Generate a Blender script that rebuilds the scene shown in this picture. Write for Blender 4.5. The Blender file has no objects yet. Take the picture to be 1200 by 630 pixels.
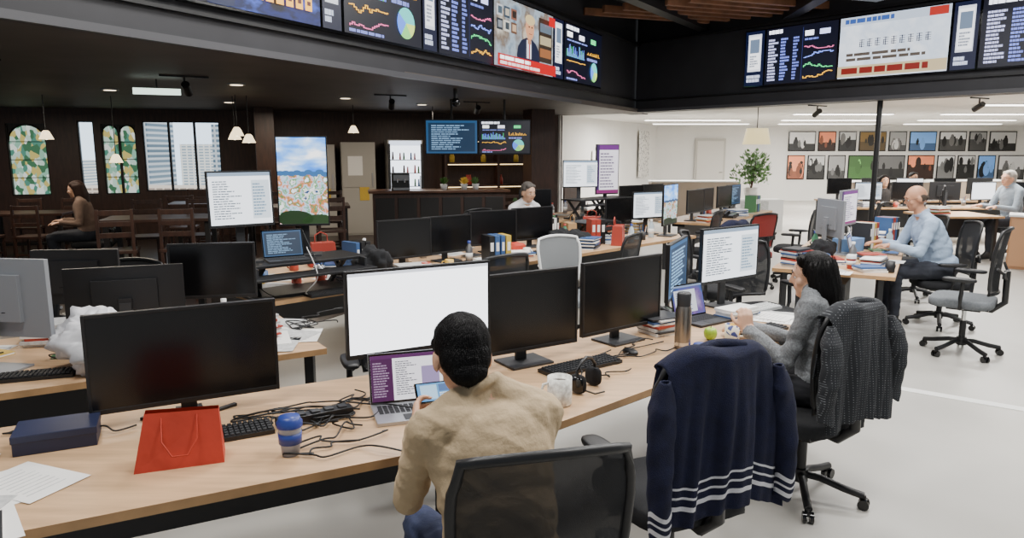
import bpy, math, random
import numpy as np
from mathutils import Vector, Matrix, Euler, noise
random.seed(11)
rnd=random.random
def R(a): return math.radians(a)
def lin(h):
    h=h.lstrip('#'); o=[]
    for i in (0,2,4):
        c=int(h[i:i+2],16)/255
        o.append(c/12.92 if c<=.04045 else ((c+.055)/1.055)**2.4)
    return (o[0],o[1],o[2],1)
MT={}
def mat(name,col,rough=.5,metal=0,emit=0,vary=None,bump=None,coat=0,alpha=1,scalev=(1,1,1),spec=None):
    if name in MT: return MT[name]
    m=bpy.data.materials.new(name); m.use_nodes=True; nt=m.node_tree
    p=nt.nodes['Principled BSDF']; c=lin(col)
    p.inputs['Base Color'].default_value=c; p.inputs['Roughness'].default_value=rough
    p.inputs['Metallic'].default_value=metal
    if spec is not None: p.inputs['Specular IOR Level'].default_value=spec
    if coat: p.inputs['Coat Weight'].default_value=coat
    if emit:
        p.inputs['Emission Color'].default_value=c; p.inputs['Emission Strength'].default_value=emit
        p.inputs['Base Color'].default_value=(.01,.01,.01,1)
    tc=None
    if vary or bump:
        tc=nt.nodes.new('ShaderNodeTexCoord'); mp=nt.nodes.new('ShaderNodeMapping')
        mp.inputs['Scale'].default_value=scalev
        nt.links.new(tc.outputs['Object'],mp.inputs['Vector'])
    if vary:
        n=nt.nodes.new('ShaderNodeTexNoise'); n.inputs['Scale'].default_value=vary[0]; n.inputs['Detail'].default_value=5
        nt.links.new(mp.outputs[0],n.inputs['Vector'])
        r=nt.nodes.new('ShaderNodeValToRGB'); a=vary[1]
        r.color_ramp.elements[0].position=.3; r.color_ramp.elements[1].position=.7
        r.color_ramp.elements[0].color=tuple(x*(1-a) for x in c[:3])+(1,)
        r.color_ramp.elements[1].color=tuple(min(1,x*(1+a)) for x in c[:3])+(1,)
        nt.links.new(n.outputs['Fac'],r.inputs[0])
        nt.links.new(r.outputs[0],p.inputs['Emission Color' if emit else 'Base Color'])
    if bump:
        n=nt.nodes.new('ShaderNodeTexNoise'); n.inputs['Scale'].default_value=bump[0]; n.inputs['Detail'].default_value=3
        nt.links.new(mp.outputs[0],n.inputs['Vector'])
        bn=nt.nodes.new('ShaderNodeBump'); bn.inputs['Strength'].default_value=bump[1]; bn.inputs['Distance'].default_value=.01
        nt.links.new(n.outputs['Fac'],bn.inputs['Height']); nt.links.new(bn.outputs[0],p.inputs['Normal'])
    if alpha<1: p.inputs['Alpha'].default_value=alpha
    MT[name]=m; return m
def emat(col,s=1.0): return mat('emit_%s_%s'%(col.strip('#'),s),col,.4,emit=s)
def vmat(name,kind,cols,scale,emit=0,rough=.5,sv=(1,1,1)):
    if name in MT: return MT[name]
    m=bpy.data.materials.new(name); m.use_nodes=True; nt=m.node_tree; p=nt.nodes['Principled BSDF']
    p.inputs['Roughness'].default_value=rough
    tc=nt.nodes.new('ShaderNodeTexCoord'); mp=nt.nodes.new('ShaderNodeMapping'); mp.inputs['Scale'].default_value=sv
    nt.links.new(tc.outputs['Object'],mp.inputs['Vector'])
    if kind in('brick','check'):
        t=nt.nodes.new('ShaderNodeTexBrick'); t.offset=0
        t.inputs['Scale'].default_value=scale; t.inputs['Color1'].default_value=lin(cols[0]); t.inputs['Color2'].default_value=lin(cols[1]); t.inputs['Mortar'].default_value=lin(cols[2])
        t.inputs['Mortar Size'].default_value=.06 if kind=='brick' else .12
        if kind=='check': t.inputs['Brick Width'].default_value=.3; t.inputs['Row Height'].default_value=.3
        sep=nt.nodes.new('ShaderNodeSeparateXYZ'); cmb=nt.nodes.new('ShaderNodeCombineXYZ')
        nt.links.new(mp.outputs[0],sep.inputs[0]); nt.links.new(sep.outputs[0],cmb.inputs[0]); nt.links.new(sep.outputs[2],cmb.inputs[1])
        nt.links.new(cmb.outputs[0],t.inputs['Vector']); out=t.outputs['Color']
    else:
        if kind=='noise':
            t=nt.nodes.new('ShaderNodeTexNoise'); t.inputs['Detail'].default_value=6; src=t.outputs['Fac']
        elif kind=='vedge':
            t=nt.nodes.new('ShaderNodeTexVoronoi'); t.feature='DISTANCE_TO_EDGE'; src=t.outputs['Distance']
        else:
            t=nt.nodes.new('ShaderNodeTexVoronoi'); 
            sp=nt.nodes.new('ShaderNodeSeparateColor'); nt.links.new(t.outputs['Color'],sp.inputs[0]); src=sp.outputs[0]
        t.inputs['Scale'].default_value=scale
        nt.links.new(mp.outputs[0],t.inputs['Vector'])
        r=nt.nodes.new('ShaderNodeValToRGB'); cr=r.color_ramp
        n=len(cols); lo,hi=(.32,.68) if kind=='noise' else ((0,.08) if kind=='vedge' else (.05,.95))
        if kind=='vor': cr.interpolation='CONSTANT'
        cr.elements[0].position=lo; cr.elements[0].color=lin(cols[0]); cr.elements[1].position=hi; cr.elements[1].color=lin(cols[-1])
        for i in range(1,n-1):
            e=cr.elements.new(lo+(hi-lo)*i/(n-1)); e.color=lin(cols[i])
        nt.links.new(src,r.inputs[0]); out=r.outputs[0]
    if emit:
        nt.links.new(out,p.inputs['Emission Color']); p.inputs['Emission Strength'].default_value=emit; p.inputs['Base Color'].default_value=(.01,.01,.01,1)
    else: nt.links.new(out,p.inputs['Base Color'])
    MT[name]=m; return m

class B:
    def __init__(s): s.v=[];s.f=[];s.fm=[];s.fs=[];s.mats=[];s.M=Matrix.Identity(4)
    def add(s,vs,fs,m,smooth=False):
        o=len(s.v); s.v+=[tuple(s.M@Vector(v)) for v in vs]
        if m not in s.mats: s.mats.append(m)
        mi=s.mats.index(m)
        for f in fs: s.f.append([o+i for i in f]); s.fm.append(mi); s.fs.append(smooth)
    def box(s,c,sz,m,rot=(0,0,0),taper=1):
        E=Euler(rot).to_matrix(); c=Vector(c); vs=[]
        for z in (-.5,.5):
            for x,y in ((-.5,-.5),(.5,-.5),(.5,.5),(-.5,.5)):
                k=taper if z>0 else 1
                vs.append(c+E@Vector((x*sz[0]*k,y*sz[1]*k,z*sz[2])))
        s.add(vs,[(3,2,1,0),(4,5,6,7),(0,1,5,4),(1,2,6,5),(2,3,7,6),(3,0,4,7)],m)
    def cyl(s,p0,p1,r0,m,r1=None,n=12,caps=True,smooth=True):
        r1=r0 if r1 is None else r1; p0=Vector(p0);p1=Vector(p1); d=(p1-p0)
        if d.length<1e-6: return
        d.normalize(); a=d.orthogonal().normalized(); b=d.cross(a); vs=[]
        for p,r in ((p0,r0),(p1,r1)):
            for i in range(n):
                t=2*math.pi*i/n; vs.append(p+a*math.cos(t)*r+b*math.sin(t)*r)
        s.add(vs,[(i,(i+1)%n,n+(i+1)%n,n+i) for i in range(n)],m,smooth)
        if caps: s.add(vs,[tuple(range(n-1,-1,-1)),tuple(range(n,2*n))],m)
    def sell(s,c,r,m,e1=1,e2=1,rot=None,nu=20,nv=10):
        E=rot if rot is not None else Matrix.Identity(3); c=Vector(c)
        pw=lambda x,e: math.copysign(abs(x)**e,x)
        vs=[c+E@Vector((0,0,-r[2]))]
        for j in range(1,nv):
            ph=-math.pi/2+math.pi*j/nv
            for i in range(nu):
                t=2*math.pi*i/nu
                vs.append(c+E@Vector((r[0]*pw(math.cos(ph),e1)*pw(math.cos(t),e2),r[1]*pw(math.cos(ph),e1)*pw(math.sin(t),e2),r[2]*pw(math.sin(ph),e1))))
        vs.append(c+E@Vector((0,0,r[2]))); fs=[]
        for i in range(nu): fs.append((0,1+(i+1)%nu,1+i))
        for j in range(nv-2):
            for i in range(nu):
                a=1+j*nu; fs.append((a+i,a+(i+1)%nu,a+nu+(i+1)%nu,a+nu+i))
        a=1+(nv-2)*nu; L=len(vs)-1
        for i in range(nu): fs.append((a+i,a+(i+1)%nu,L))
        s.add(vs,fs,m,True)
    def ball(s,c,r,m,n=12): s.sell(c,(r,r,r) if not hasattr(r,'__len__') else r,m,nu=n,nv=max(6,n//2))
    def tube(s,pts,r,m,n=6,close=False):
        P=[Vector(p) for p in pts]; L=len(P); vs=[]
        for k in range(L):
            if close: d=P[(k+1)%L]-P[k-1]
            else: d=P[min(k+1,L-1)]-P[max(k-1,0)]
            if d.length<1e-7: d=Vector((0,0,1))
            d.normalize()
            up=Vector((0,0,1)) if abs(d.z)<.9 else Vector((0,1,0))
            a=d.cross(up).normalized(); b=a.cross(d)
            for i in range(n):
                t=2*math.pi*i/n; vs.append(P[k]+a*math.cos(t)*r+b*math.sin(t)*r)
        fs=[]
        for k in range(L if close else L-1):
            k2=(k+1)%L
            for i in range(n): fs.append((k*n+i,k*n+(i+1)%n,k2*n+(i+1)%n,k2*n+i))
        s.add(vs,fs,m,True)
        if not close: s.add(vs,[tuple(range(n)),tuple(range((L-1)*n,L*n))],m)
    def lathe(s,prof,c,m,n=20):
        c=Vector(c); vs=[]
        for r,z in prof:
            for i in range(n):
                t=2*math.pi*i/n; vs.append(c+Vector((r*math.cos(t),r*math.sin(t),z)))
        fs=[]
        for k in range(len(prof)-1):
            for i in range(n): fs.append((k*n+i,k*n+(i+1)%n,(k+1)*n+(i+1)%n,(k+1)*n+i))
        s.add(vs,fs,m,True)
    def q(s,x0,z0,x1,z1,y,m): s.add([(x0,y,z0),(x1,y,z0),(x1,y,z1),(x0,y,z1)],[(0,1,2,3)],m)
    def disc(s,cx,cz,rx,rz,y,m,n=14,lim=None):
        vs=[]
        for i in range(n):
            x=cx+rx*math.cos(2*math.pi*i/n); z=cz+rz*math.sin(2*math.pi*i/n)
            if lim: x=min(max(x,lim[0]),lim[2]); z=min(max(z,lim[1]),lim[3])
            vs.append((x,y,z))
        s.add(vs,[tuple(range(n))],m)
    def prism(s,poly,z0,z1,m,mside=None):
        n=len(poly); vs=[(x,y,z0) for x,y in poly]+[(x,y,z1) for x,y in poly]
        s.add(vs,[tuple(range(n-1,-1,-1)),tuple(range(n,2*n))],m)
        s.add(vs,[(i,(i+1)%n,n+(i+1)%n,n+i) for i in range(n)],mside or m)
    def grid(s,fn,nu,nv,m):
        vs=[fn(i/nu,j/nv) for j in range(nv+1) for i in range(nu+1)]
        if not isinstance(m,bpy.types.Material):
            groups={}
            for j in range(nv):
                for i in range(nu):
                    groups.setdefault(m((i+.5)/nu,(j+.5)/nv),[]).append((j*(nu+1)+i,j*(nu+1)+i+1,(j+1)*(nu+1)+i+1,(j+1)*(nu+1)+i))
            o=len(s.v); s.v+=[tuple(s.M@Vector(v)) for v in vs]
            for mm,fs in groups.items():
                if mm not in s.mats: s.mats.append(mm)
                mi=s.mats.index(mm)
                for f in fs: s.f.append([o+k for k in f]); s.fm.append(mi); s.fs.append(True)
        else:
            s.add(vs,[(j*(nu+1)+i,j*(nu+1)+i+1,(j+1)*(nu+1)+i+1,(j+1)*(nu+1)+i) for j in range(nv) for i in range(nu)],m,True)
    def obj(s,name,loc=(0,0,0),rot=0,bevel=0,solid=0,parent=None,sub=0,scale=1):
        me=bpy.data.meshes.new(name); me.from_pydata(s.v,[],s.f); 
        for m in s.mats: me.materials.append(m)
        me.polygons.foreach_set('material_index',s.fm); me.polygons.foreach_set('use_smooth',s.fs); me.update()
        o=bpy.data.objects.new(name,me); bpy.context.collection.objects.link(o)
        o.location=loc; o.rotation_euler=(0,0,R(rot)); o.scale=(scale,)*3
        if solid:
            k=o.modifiers.new('solid','SOLIDIFY'); k.thickness=solid; k.offset=0
        if sub:
            k=o.modifiers.new('sub','SUBSURF'); k.levels=sub; k.render_levels=sub
        if bevel:
            k=o.modifiers.new('bev','BEVEL'); k.width=bevel; k.segments=2; k.limit_method='ANGLE'; k.angle_limit=R(50)
        if parent: o.parent=parent
        return o

# ---------------------------------------------------------------- materials
black=mat('black_plastic','#161618',.45,bump=(200,.05))
blackg=mat('black_gloss','#08080a',.12)
scr_off=mat('screen_off','#0b0b0d',.25)
dgray=mat('dark_gray_plastic','#2b2c2f',.5)
silver=mat('silver_metal','#b4b6ba',.35,.7)
silverp=mat('silver_plastic','#8d9095',.4,.2)
chrome=mat('chrome','#d0d0d0',.15,1)
meshm=mat('chair_mesh','#18191c',.8,alpha=.93,bump=(600,.3))
fabric_blk=mat('seat_fabric','#18191c',.95,bump=(400,.3),vary=(60,.2))
fabric_gry=mat('seat_fabric_gray','#6a6e72',.95,bump=(400,.3),vary=(60,.15))
wood=mat('desk_oak','#c4a07a',.42,vary=(3.2,.17),bump=(30,.05),scalev=(1,9,1))
woodedge=mat('desk_edge','#b08a60',.5,vary=(8,.2))
paper=mat('paper','#eceae6',.8)
papergr=mat('paper_gray','#bdbdbc',.8,vary=(40,.2))
white=mat('white_plastic','#e6e6e4',.4)
navy=mat('navy_knit','#0d1230',.95,bump=(300,.5),vary=(30,.25))
knitw=mat('knit_white','#d9d9de',.9,bump=(300,.4))
cable=mat('cable_black','#0c0c0d',.5)
cablew=mat('cable_white','#cfcfcf',.5)
darkwall=mat('fascia_charcoal','#2e2e32',.55,vary=(2,.15))
darkceil=mat('soffit_dark','#57504c',.6,vary=(1.5,.15))
darkwood=mat('dark_walnut','#3a241a',.45,vary=(4,.35),scalev=(6,6,1))
KEYS=mat('keycaps','#242528',.6)

# ---------------------------------------------------------------- screen content
def content(b,kind,x0,z0,w,h,y,S=1.0):
    e=max(.0008,w*.003)
    lim=(x0,z0,x0+w,z0+h)
    def q(u0,v0,u1,v1,col,k=1,s=1.0):
        m=col if not isinstance(col,str) else emat(col,round(s*S,2))
        cl=lambda t:min(1,max(0,t))
        b.q(x0+cl(u0)*w,z0+cl(v0)*h,x0+cl(u1)*w,z0+cl(v1)*h,y-e*k,m)
    def disc(u,v,ru,rv,col,k,s=1.0): b.disc(x0+u*w,z0+v*h,ru*w,rv*h,y-e*k,emat(col,round(s*S,2)),lim=lim)
    def lines(u0,v0,u1,v1,n,col,fill=.4,k=2,s=.9,words=True):
        dv=(v1-v0)/n; fill=1-fill
        for i in range(n):
            L=(u1-u0)*(.45+.5*rnd()); u=u0
            while u<u0+L:
                wd=min((u1-u0)*(.06+.16*rnd()),u0+L-u) if words else L
                q(u,v1-(i+1-fill*.5)*dv,u+wd*.88,v1-i*dv-fill*.5*dv,col,k,s); u+=wd+.001
    def spark(u0,v0,du,n,hh,col,k=3,s=1.5,th=.012):
        p=rnd()
        for i in range(n):
            p2=min(1,max(0,p+(rnd()-.5)*.6)); a=v0+p*hh; c=v0+p2*hh; q(u0+du*i/n,min(a,c),u0+du*(i+.5)/n,max(a,c)+th,col,k,s); q(u0+du*(i+.5)/n,c,u0+du*(i+1)/n,c+th,col,k,s); p=p2
    if kind=='off':
        b.q(x0,z0,x0+w,z0+h,y-.0006,scr_off); return
    if kind=='white':
        q(0,0,1,1,'#f8faff',1,3.4); q(0,.965,1,1,'#dfe3ee',2,1.8)
    elif kind=='doc':
        q(0,0,1,1,'#eef4fb',1,2.3); q(0,.93,1,1,'#9fb6d0',2,1.3); lines(.06,.1,.55,.85,16,'#8a98a8',.45,2,1.0); q(.68,.1,.98,.85,'#dce8f2',2,1.7); lines(.7,.15,.95,.8,11,'#93b4d0',.5,3,1.1)
    elif kind=='slack':
        q(0,0,1,1,'#f2f0f6',1,1.5); q(0,0,.3,1,'#4a154b',2,1.2); q(0,.92,1,1,'#5c2360',3,1.1); lines(.03,.08,.28,.86,14,'#c7a8cc',.5,3,.8); lines(.34,.1,.66,.86,16,'#7d7d8a',.45,3,.8); q(.7,.3,.95,.7,'#b9a4d8',4,.9); lines(.7,.1,.95,.28,4,'#7d7d8a',.4,4,.8)
    elif kind=='dash':
        q(0,0,1,1,'#070a1c',1,1); lines(.04,.9,.45,.97,1,'#f0f2ff',.95,2,1.8); lines(.04,.05,.2,.82,14,'#c8ccf8',.6,2,1.2); lines(.22,.05,.36,.82,14,'#7484e0',.6,2,1.3); lines(.4,.05,.5,.82,14,'#7484e0',.6,2,1.1)
        q(.56,.8,.68,.89,'#f0f2ff',2,1.8); q(.76,.8,.9,.89,'#c8d0ff',2,1.6); q(.53,.03,.534,.96,'#3a4488',2,1); lines(.56,.72,.95,.76,1,'#7484e0',.8,2,1)
        for j,c in enumerate(('#f0b030','#48d880','#8098ff','#e06a9a')): spark(.56,.06+j*.165,.4,18,.11,c)
    elif kind=='pie':
        q(0,0,1,1,'#070a1c',1,1); lines(.04,.9,.6,.97,1,'#f0f2ff',.95,2,1.8)
        q(.06,.77,.19,.86,'#ffffff',2,1.8); q(.36,.77,.5,.86,'#f0f0ff',2,1.7); q(.68,.77,.82,.86,'#48d880',2,1.5); lines(.06,.7,.9,.73,1,'#8090e0',.8,2,1.1)
        for i in range(30):
            u=.05+i*.0155; hh=.02+.2*rnd(); q(u,.43,u+.009,.43+hh,'#6a88ff' if i%3 else '#48d880',2,1.4)
        for i in range(14):
            u=.58+i*.026; q(u,.55,u+.015,.55+.1*rnd(),'#f0b030',2,1.4)
        spark(.05,.23,.48,18,.12,'#f0b030'); spark(.05,.08,.48,18,.1,'#e06a9a')
        lines(.05,.02,.5,.06,1,'#8a96e8',.8,2,1); lines(.58,.44,.95,.5,1,'#8a96e8',.8,2,1)
        cx,cz,r=x0+.77*w,z0+.25*h,min(w,h)*.18
        cols=['#5ad8d0','#5d8dff','#8ae07a','#d8f070']; a=0
        for c,fr in zip(cols,(.4,.25,.2,.15)):
            n=8; vs=[(cx,y-e*3,cz)]+[(cx+r*math.cos(a+fr*2*math.pi*i/n),y-e*3,cz+r*math.sin(a+fr*2*math.pi*i/n)) for i in range(n+1)]
            b.add(vs,[tuple(range(n+2))],emat(c,round(1.2*S,2))); a+=fr*2*math.pi
    elif kind=='darkv':
        q(0,0,1,1,vmat('video_blue','noise',['#030820','#0c2270','#081a4a','#3a5ac8','#050a28'],2.2,emit=1.0*S,sv=(1,1,2)),1)
        disc(.22,.4,.14,.5,'#12204a',2,1); disc(.26,.7,.07,.16,'#c88868',3,.9)
        for i in range(7): q(.38+i*.08,.12,.44+i*.08,.27,'#ffb838',4,1.5); q(.395+i*.08,.17,.425+i*.08,.21,'#5a1a10',5,1)
        disc(.62,.62,.2,.2,'#b02828',3,.9); disc(.62,.62,.1,.12,'#ffd070',4,1.1); disc(.85,.8,.1,.06,'#a8c0ff',4,1.2)
    elif kind=='news':
        q(0,0,1,1,vmat('studio_bg','noise',['#56708a','#a8b8c4','#7a6a5c','#d0c8b8'],2.5,emit=.9*S),1)
        for i in range(3):
            for j in range(2): q(.03+i*.11,.52+j*.2,.12+i*.11,.68+j*.2,['#2a3038','#e0dcd0','#6a4a36','#c8ccd0','#384858','#8a5a48'][i+3*j],2,.9); q(.045+i*.11,.55+j*.2,.105+i*.11,.65+j*.2,['#8a9098','#40484e','#d0b090','#50606c','#c0b8a8','#302824'][i+3*j],3,.9)
        q(.72,.2,.97,.9,'#3c3026',2,.8)
        for j in range(3): q(.74,.28+.2*j,.95,.42+.2*j,['#a86a40','#c8b890','#6a7a8a'][j],3,.8)
        disc(.53,.22,.2,.3,'#161e38',4,.9); q(.49,.2,.57,.48,'#e8e8f0',5,1.1); q(.52,.2,.54,.45,'#b01818',6,1.1); q(.5,.42,.56,.55,'#c88a68',6,.9)
        disc(.53,.66,.075,.17,'#dc9c74',7,1.0); disc(.53,.79,.085,.08,'#d8c08c',8,1.0); disc(.505,.68,.012,.012,'#3a2418',9,.8); disc(.555,.68,.012,.012,'#3a2418',9,.8); q(.505,.57,.555,.58,'#8a3a30',9,.9)
        q(0,0,1,.17,'#b80c10',10,1.2); lines(.03,.09,.97,.15,1,'#ffffff',.9,11,1.6); lines(.03,.02,.8,.07,1,'#f8d8d8',.9,11,1.3); q(.86,.8,.98,.95,'#c01018',10,1.2)
    elif kind=='chinese':
        q(0,0,1,1,vmat('video_pale','noise',['#a8b8d0','#dfe6f0','#c4d0e0','#eef0f4'],1.6,emit=1.15*S),1); q(0,.86,1,1,'#b8c4d6',2,1.1)
        for k in range(9):
            u=.2+k*.075
            for t in range(4): q(u,.5+t*.035,u+.05,.508+t*.035,'#2c3048',4,.8)
            q(u+.02,.49,u+.028,.62,'#2c3048',4,.8); q(u+.004,.5,u+.01,.58,'#2c3048',4,.8)
        lines(.08,.26,.95,.42,2,'#5a5048',.6,4,.8); q(0,.02,1,.2,'#c9b68e',3,1); lines(.04,.06,.97,.17,1,'#7a1c14',.9,4,1); lines(.05,.89,.6,.97,1,'#3858a0',.9,4,1); q(.82,.86,.98,.99,'#b03028',4,1)
    elif kind=='phone':
        q(0,0,1,1,'#0a1230',1,1); q(.15,.26,.85,.94,'#d8dce6',2,1.2); q(.2,.3,.8,.9,'#f4f6fa',3,1.3); q(.25,.6,.75,.85,'#6a7c94',4,1.0); lines(.26,.34,.74,.56,5,'#8890a0',.6,4,1); lines(.12,.06,.88,.2,2,'#c8d0e8',.8,2,1.2)
    elif kind=='landscape':
        q(0,0,1,1,vmat('screen_town','noise',['#123a68','#ffffff','#4c8a38','#b8d4f0','#d07848','#2e7a40','#f4f8ff'],15,emit=1.7*S),1)
        q(0,.6,1,1,vmat('screen_sky2','noise',['#2878e0','#5a9cf0','#a0c8f8','#ffffff'],4.5,emit=2.1*S,sv=(1,1,2.5)),2)
        for i in range(9): disc(.05+i*.115,.59+.015*math.sin(i*3),.09,.03,'#3a6ea8',3,1.3)
        disc(.3,.06,.4,.10,'#24401f',3,.9); disc(.8,.03,.35,.08,'#2e4c26',3,.9)
    elif kind=='mac':
        q(0,0,1,1,vmat('screen_sierra','noise',['#1c2a5a','#3f62b0','#7a5aa8','#c0b0d8'],5,emit=1.0*S),1); q(.05,.1,.75,.85,'#e8eef8',2,1.2); lines(.1,.15,.7,.8,9,'#a0a8c0',.5,3,.9); q(.0,.94,1,1,'#9ab0d8',2,1)
    elif kind=='app':
        q(0,0,1,1,'#4a90c8',1,1.3); q(.08,.1,.5,.9,'#a8d0ec',2,1.4); q(.55,.5,.92,.9,'#2a5a9a',2,1.2); lines(.55,.1,.92,.45,4,'#e8f4ff',.5,3,1.4)
    elif kind=='purple':
        q(0,0,1,1,'#efeaf4',1,1.8); q(0,.0,.12,1,'#4a2a6a',2,1); q(.1,.9,1,1,'#8a3aa0',2,1); lines(.16,.1,.92,.85,12,'#a89ab8',.5,3,.9); q(.0,.0,1,.07,'#a03080',3,1)
    elif kind=='bluedark':
        q(0,0,1,1,'#2a5a88',1,.9); q(.04,.05,.96,.93,'#173450',2,1.0); lines(.1,.1,.9,.88,12,'#8ab4dc',.5,3,1.0)

def monitor(name,loc,rot,w=.6,h=.35,zb=.12,kind='off',body=None,base='plate',tilt=0,bez=.012,S=1.0,thick=.035,stand=True,logo=False):
    b=B(); body=body or black
    T=Matrix.Translation((0,0,zb+h/2))@Matrix.Rotation(R(tilt),4,'X')
    b.M=T
    b.box((0,0,0),(w,thick*.6,h),body)
    b.box((0,thick*.55,0),(w*.55,thick*.7,h*.6),body)
    for sx in (-1,1): b.box((sx*(w/2-bez/2),-thick*.3-.002,0),(bez,.006,h),body)
    b.box((0,-thick*.3-.002,h/2-bez/2),(w-2*bez,.006,bez),body); b.box((0,-thick*.3-.002,-h/2+bez*.8),(w-2*bez,.006,bez*1.6),body)
    content(b,kind,-w/2+bez,-h/2+bez*1.6,w-2*bez,h-2.6*bez,-thick*.3-.001,S)
    if logo: b.cyl((0,thick*.9+.001,.02),(0,thick*.9+.004,.02),.03,silver,n=20)
    for k in range(5): b.box((-.08+k*.04,thick*.9,-h*.18),(.02,.003,.004),blackg)
    b.M=Matrix.Identity(4)
    if stand:
        b.box((0,.05,(zb+h*.45)/2),(.06,.02,zb+h*.45),body if body is not black else dgray)
        b.box((0,.035,zb+h*.42),(.07,.04,.07),body)
        if base=='plate':
            b.box((0,.02,.006),(.24,.19,.012),body if body is not black else dgray)
        else:
            for a in (-1,1): b.box((a*.09,-.01,.006),(.2,.02,.012),body,(0,0,a*.5))
            b.box((0,.05,.01),(.1,.06,.02),body)
    return b.obj(name,loc,rot,bevel=.003)

def keyboard(loc,rot,w=.44,d=.13,name='keyboard',body=None,keys=None):
    b=B(); body=body or black; keys=keys or KEYS
    b.box((0,0,.009),(w,d,.016),body)
    nx=int(w/.0195)
    for j in range(5):
        for i in range(nx):
            if j==0 and 4<i<10:
                if i==5: b.box((-w/2+.012+(7+.5)*.0192,-d/2+.017,.02),(.09,.0155,.007),keys,taper=.9)
                continue
            b.box((-w/2+.012+(i+.5)*.0192,-d/2+.017+j*.0235,.02+.001*j),(.0155,.018,.007),keys,taper=.85)
    return b.obj(name,loc,rot)
def laptop(loc,rot,kind='slack',w=.32,d=.22,open_=105,body=None,S=1.0):
    b=B(); body=body or silver
    b.box((0,0,.008),(w,d,.014),body)
    for j in range(5):
        for i in range(13): b.box((-w/2+.03+i*(w-.06)/12,-d*.02+j*.019,.0165),(.017,.014,.003),KEYS)
    b.box((0,-d*.3,.0158),(.1,.06,.0015),dgray)
    b.M=Matrix.Translation((0,d/2,.014))@Matrix.Rotation(R(-(open_-90)),4,'X')
    b.box((0,.004,.105),(w,.007,.21),body); b.box((0,0,.105),(w-.004,.002,.206),blackg)
    content(b,kind,-w/2+.008,.01,w-.016,.19,-.001,S)
    b.M=Matrix.Identity(4)
    return b.obj('laptop',loc,rot,bevel=.0015)
def mouse(loc,rot):
    b=B(); b.sell((0,0,.014),(.03,.052,.018),black,.8,.9); b.cyl((0,.02,.03),(0,.034,.028),.005,dgray,n=8); b.box((0,.03,.026),(.002,.04,.01),blackg)
    return b.obj('computer_mouse',loc,rot)
def cables(name,paths,m=None,r=.0035):
    b=B()
    for p in paths:
        P=[Vector(x) for x in p]; pts=[]
        for i in range(len(P)-1):
            p0=P[max(i-1,0)];p1=P[i];p2=P[i+1];p3=P[min(i+2,len(P)-1)]
            for k in range(6):
                t=k/6; pts.append(.5*((2*p1)+(p2-p0)*t+(2*p0-5*p1+4*p2-p3)*t*t+(3*p1-p0-3*p2+p3)*t**3))
        pts.append(P[-1]); b.tube(pts,r,m or cable,6)
    return b.obj(name)
def wander(x,y,z,n=7,s=.12,bx=0,by=0):
    o=[(x,y,z)]
    for i in range(n):
        x+=bx+s*(rnd()-.5)*2; y+=by+s*(rnd()-.5)*2; o.append((x,y,z+.004+.02*rnd()*rnd()))
    return o

def office_chair(loc,rot,seat=.47,top=1.06,wb=.47,frame=None,seatm=None,meshmat=None,arms=True,twist=20,name='office_chair',lumbar=None):
    b=B(); frame=frame or black; seatm=seatm or fabric_blk; meshmat=meshmat or meshm
    for i in range(5):
        a=R(twist+72*i); c,s_=math.cos(a),math.sin(a)
        b.tube([(0,0,.12),(c*.1,s_*.1,.115),(c*.22,s_*.22,.085),(c*.31,s_*.31,.07)],.02,frame,8)
        cx,cy=c*.31,s_*.31; px,py=-s_,c
        b.cyl((cx,cy,.075),(cx,cy,.05),.01,frame,n=8)
        for k in (-1,1): b.cyl((cx+px*.008*k,cy+py*.008*k,.028),(cx+px*.026*k,cy+py*.026*k,.028),.028,blackg,n=14)
        b.box((cx,cy,.045),(.03,.03,.02),frame,(0,0,a))
    b.cyl((0,0,.08),(0,0,.15),.04,frame,n=14); b.cyl((0,0,.15),(0,0,.3),.027,frame,n=14); b.cyl((0,0,.3),(0,0,seat-.08),.018,chrome,n=12)
    b.box((0,0,seat-.07),(.2,.26,.05),frame)
    b.sell((0,.02,seat-.02),(.25,.25,.045),seatm,.35,.42,nu=32,nv=12)
    b.box((0,.0,seat-.052),(.42,.4,.02),frame)
    zb=seat+.08; H=top-zb
    def bk(u,v):
        x=(u-.5)*2; wv=wb/2*(.82+.18*math.sin(min(1,v*1.25)*math.pi/2))*(1-.10*max(0,v-.8)/.2)
        zz=zb+H*v-.02*x*x*(v>.9)
        return Vector((x*wv,-.235-.05*v+.045*x*x-.03*math.sin(v*math.pi)*-1*.6,zz))
    b.grid(bk,14,14,meshmat)
    if lumbar:
        b.grid(lambda u,v: bk(.1+.8*u,.05+.42*v)+Vector((0,.03*(math.sin(math.pi*u)*math.sin(math.pi*v))**.4,0)),12,10,lumbar)
    ring=[bk(i/12,0) for i in range(13)]+[bk(1,i/12) for i in range(1,13)]+[bk(1-i/12,1) for i in range(1,13)]+[bk(0,1-i/12) for i in range(1,12)]
    b.tube(ring,.014,frame,8,close=True)
    b.tube([(0,-.06,seat-.07),(0,-.2,seat-.08),(0,-.29,seat-.0),(0,-.285,zb+H*.35)],.026,frame,8)
    b.box((0,-.275,zb+H*.3),(.3,.02,.05),frame); 
    for k in (-1,1): b.tube([(0,-.285,zb+H*.2),(k*.1,-.28,zb+H*.3),(k*wb*.46,-.235,zb+H*.42)],.012,frame,6)
    if arms:
        for k in (-1,1):
            b.tube([(k*.12,0,seat-.07),(k*.27,0,seat-.05),(k*.3,0,seat+.04),(k*.3,-.01,seat+.19)],.017,frame,8)
            b.sell((k*.3,.02,seat+.205),(.045,.13,.018),frame,.5,.6)
    return b.obj(name,loc,rot)

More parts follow.
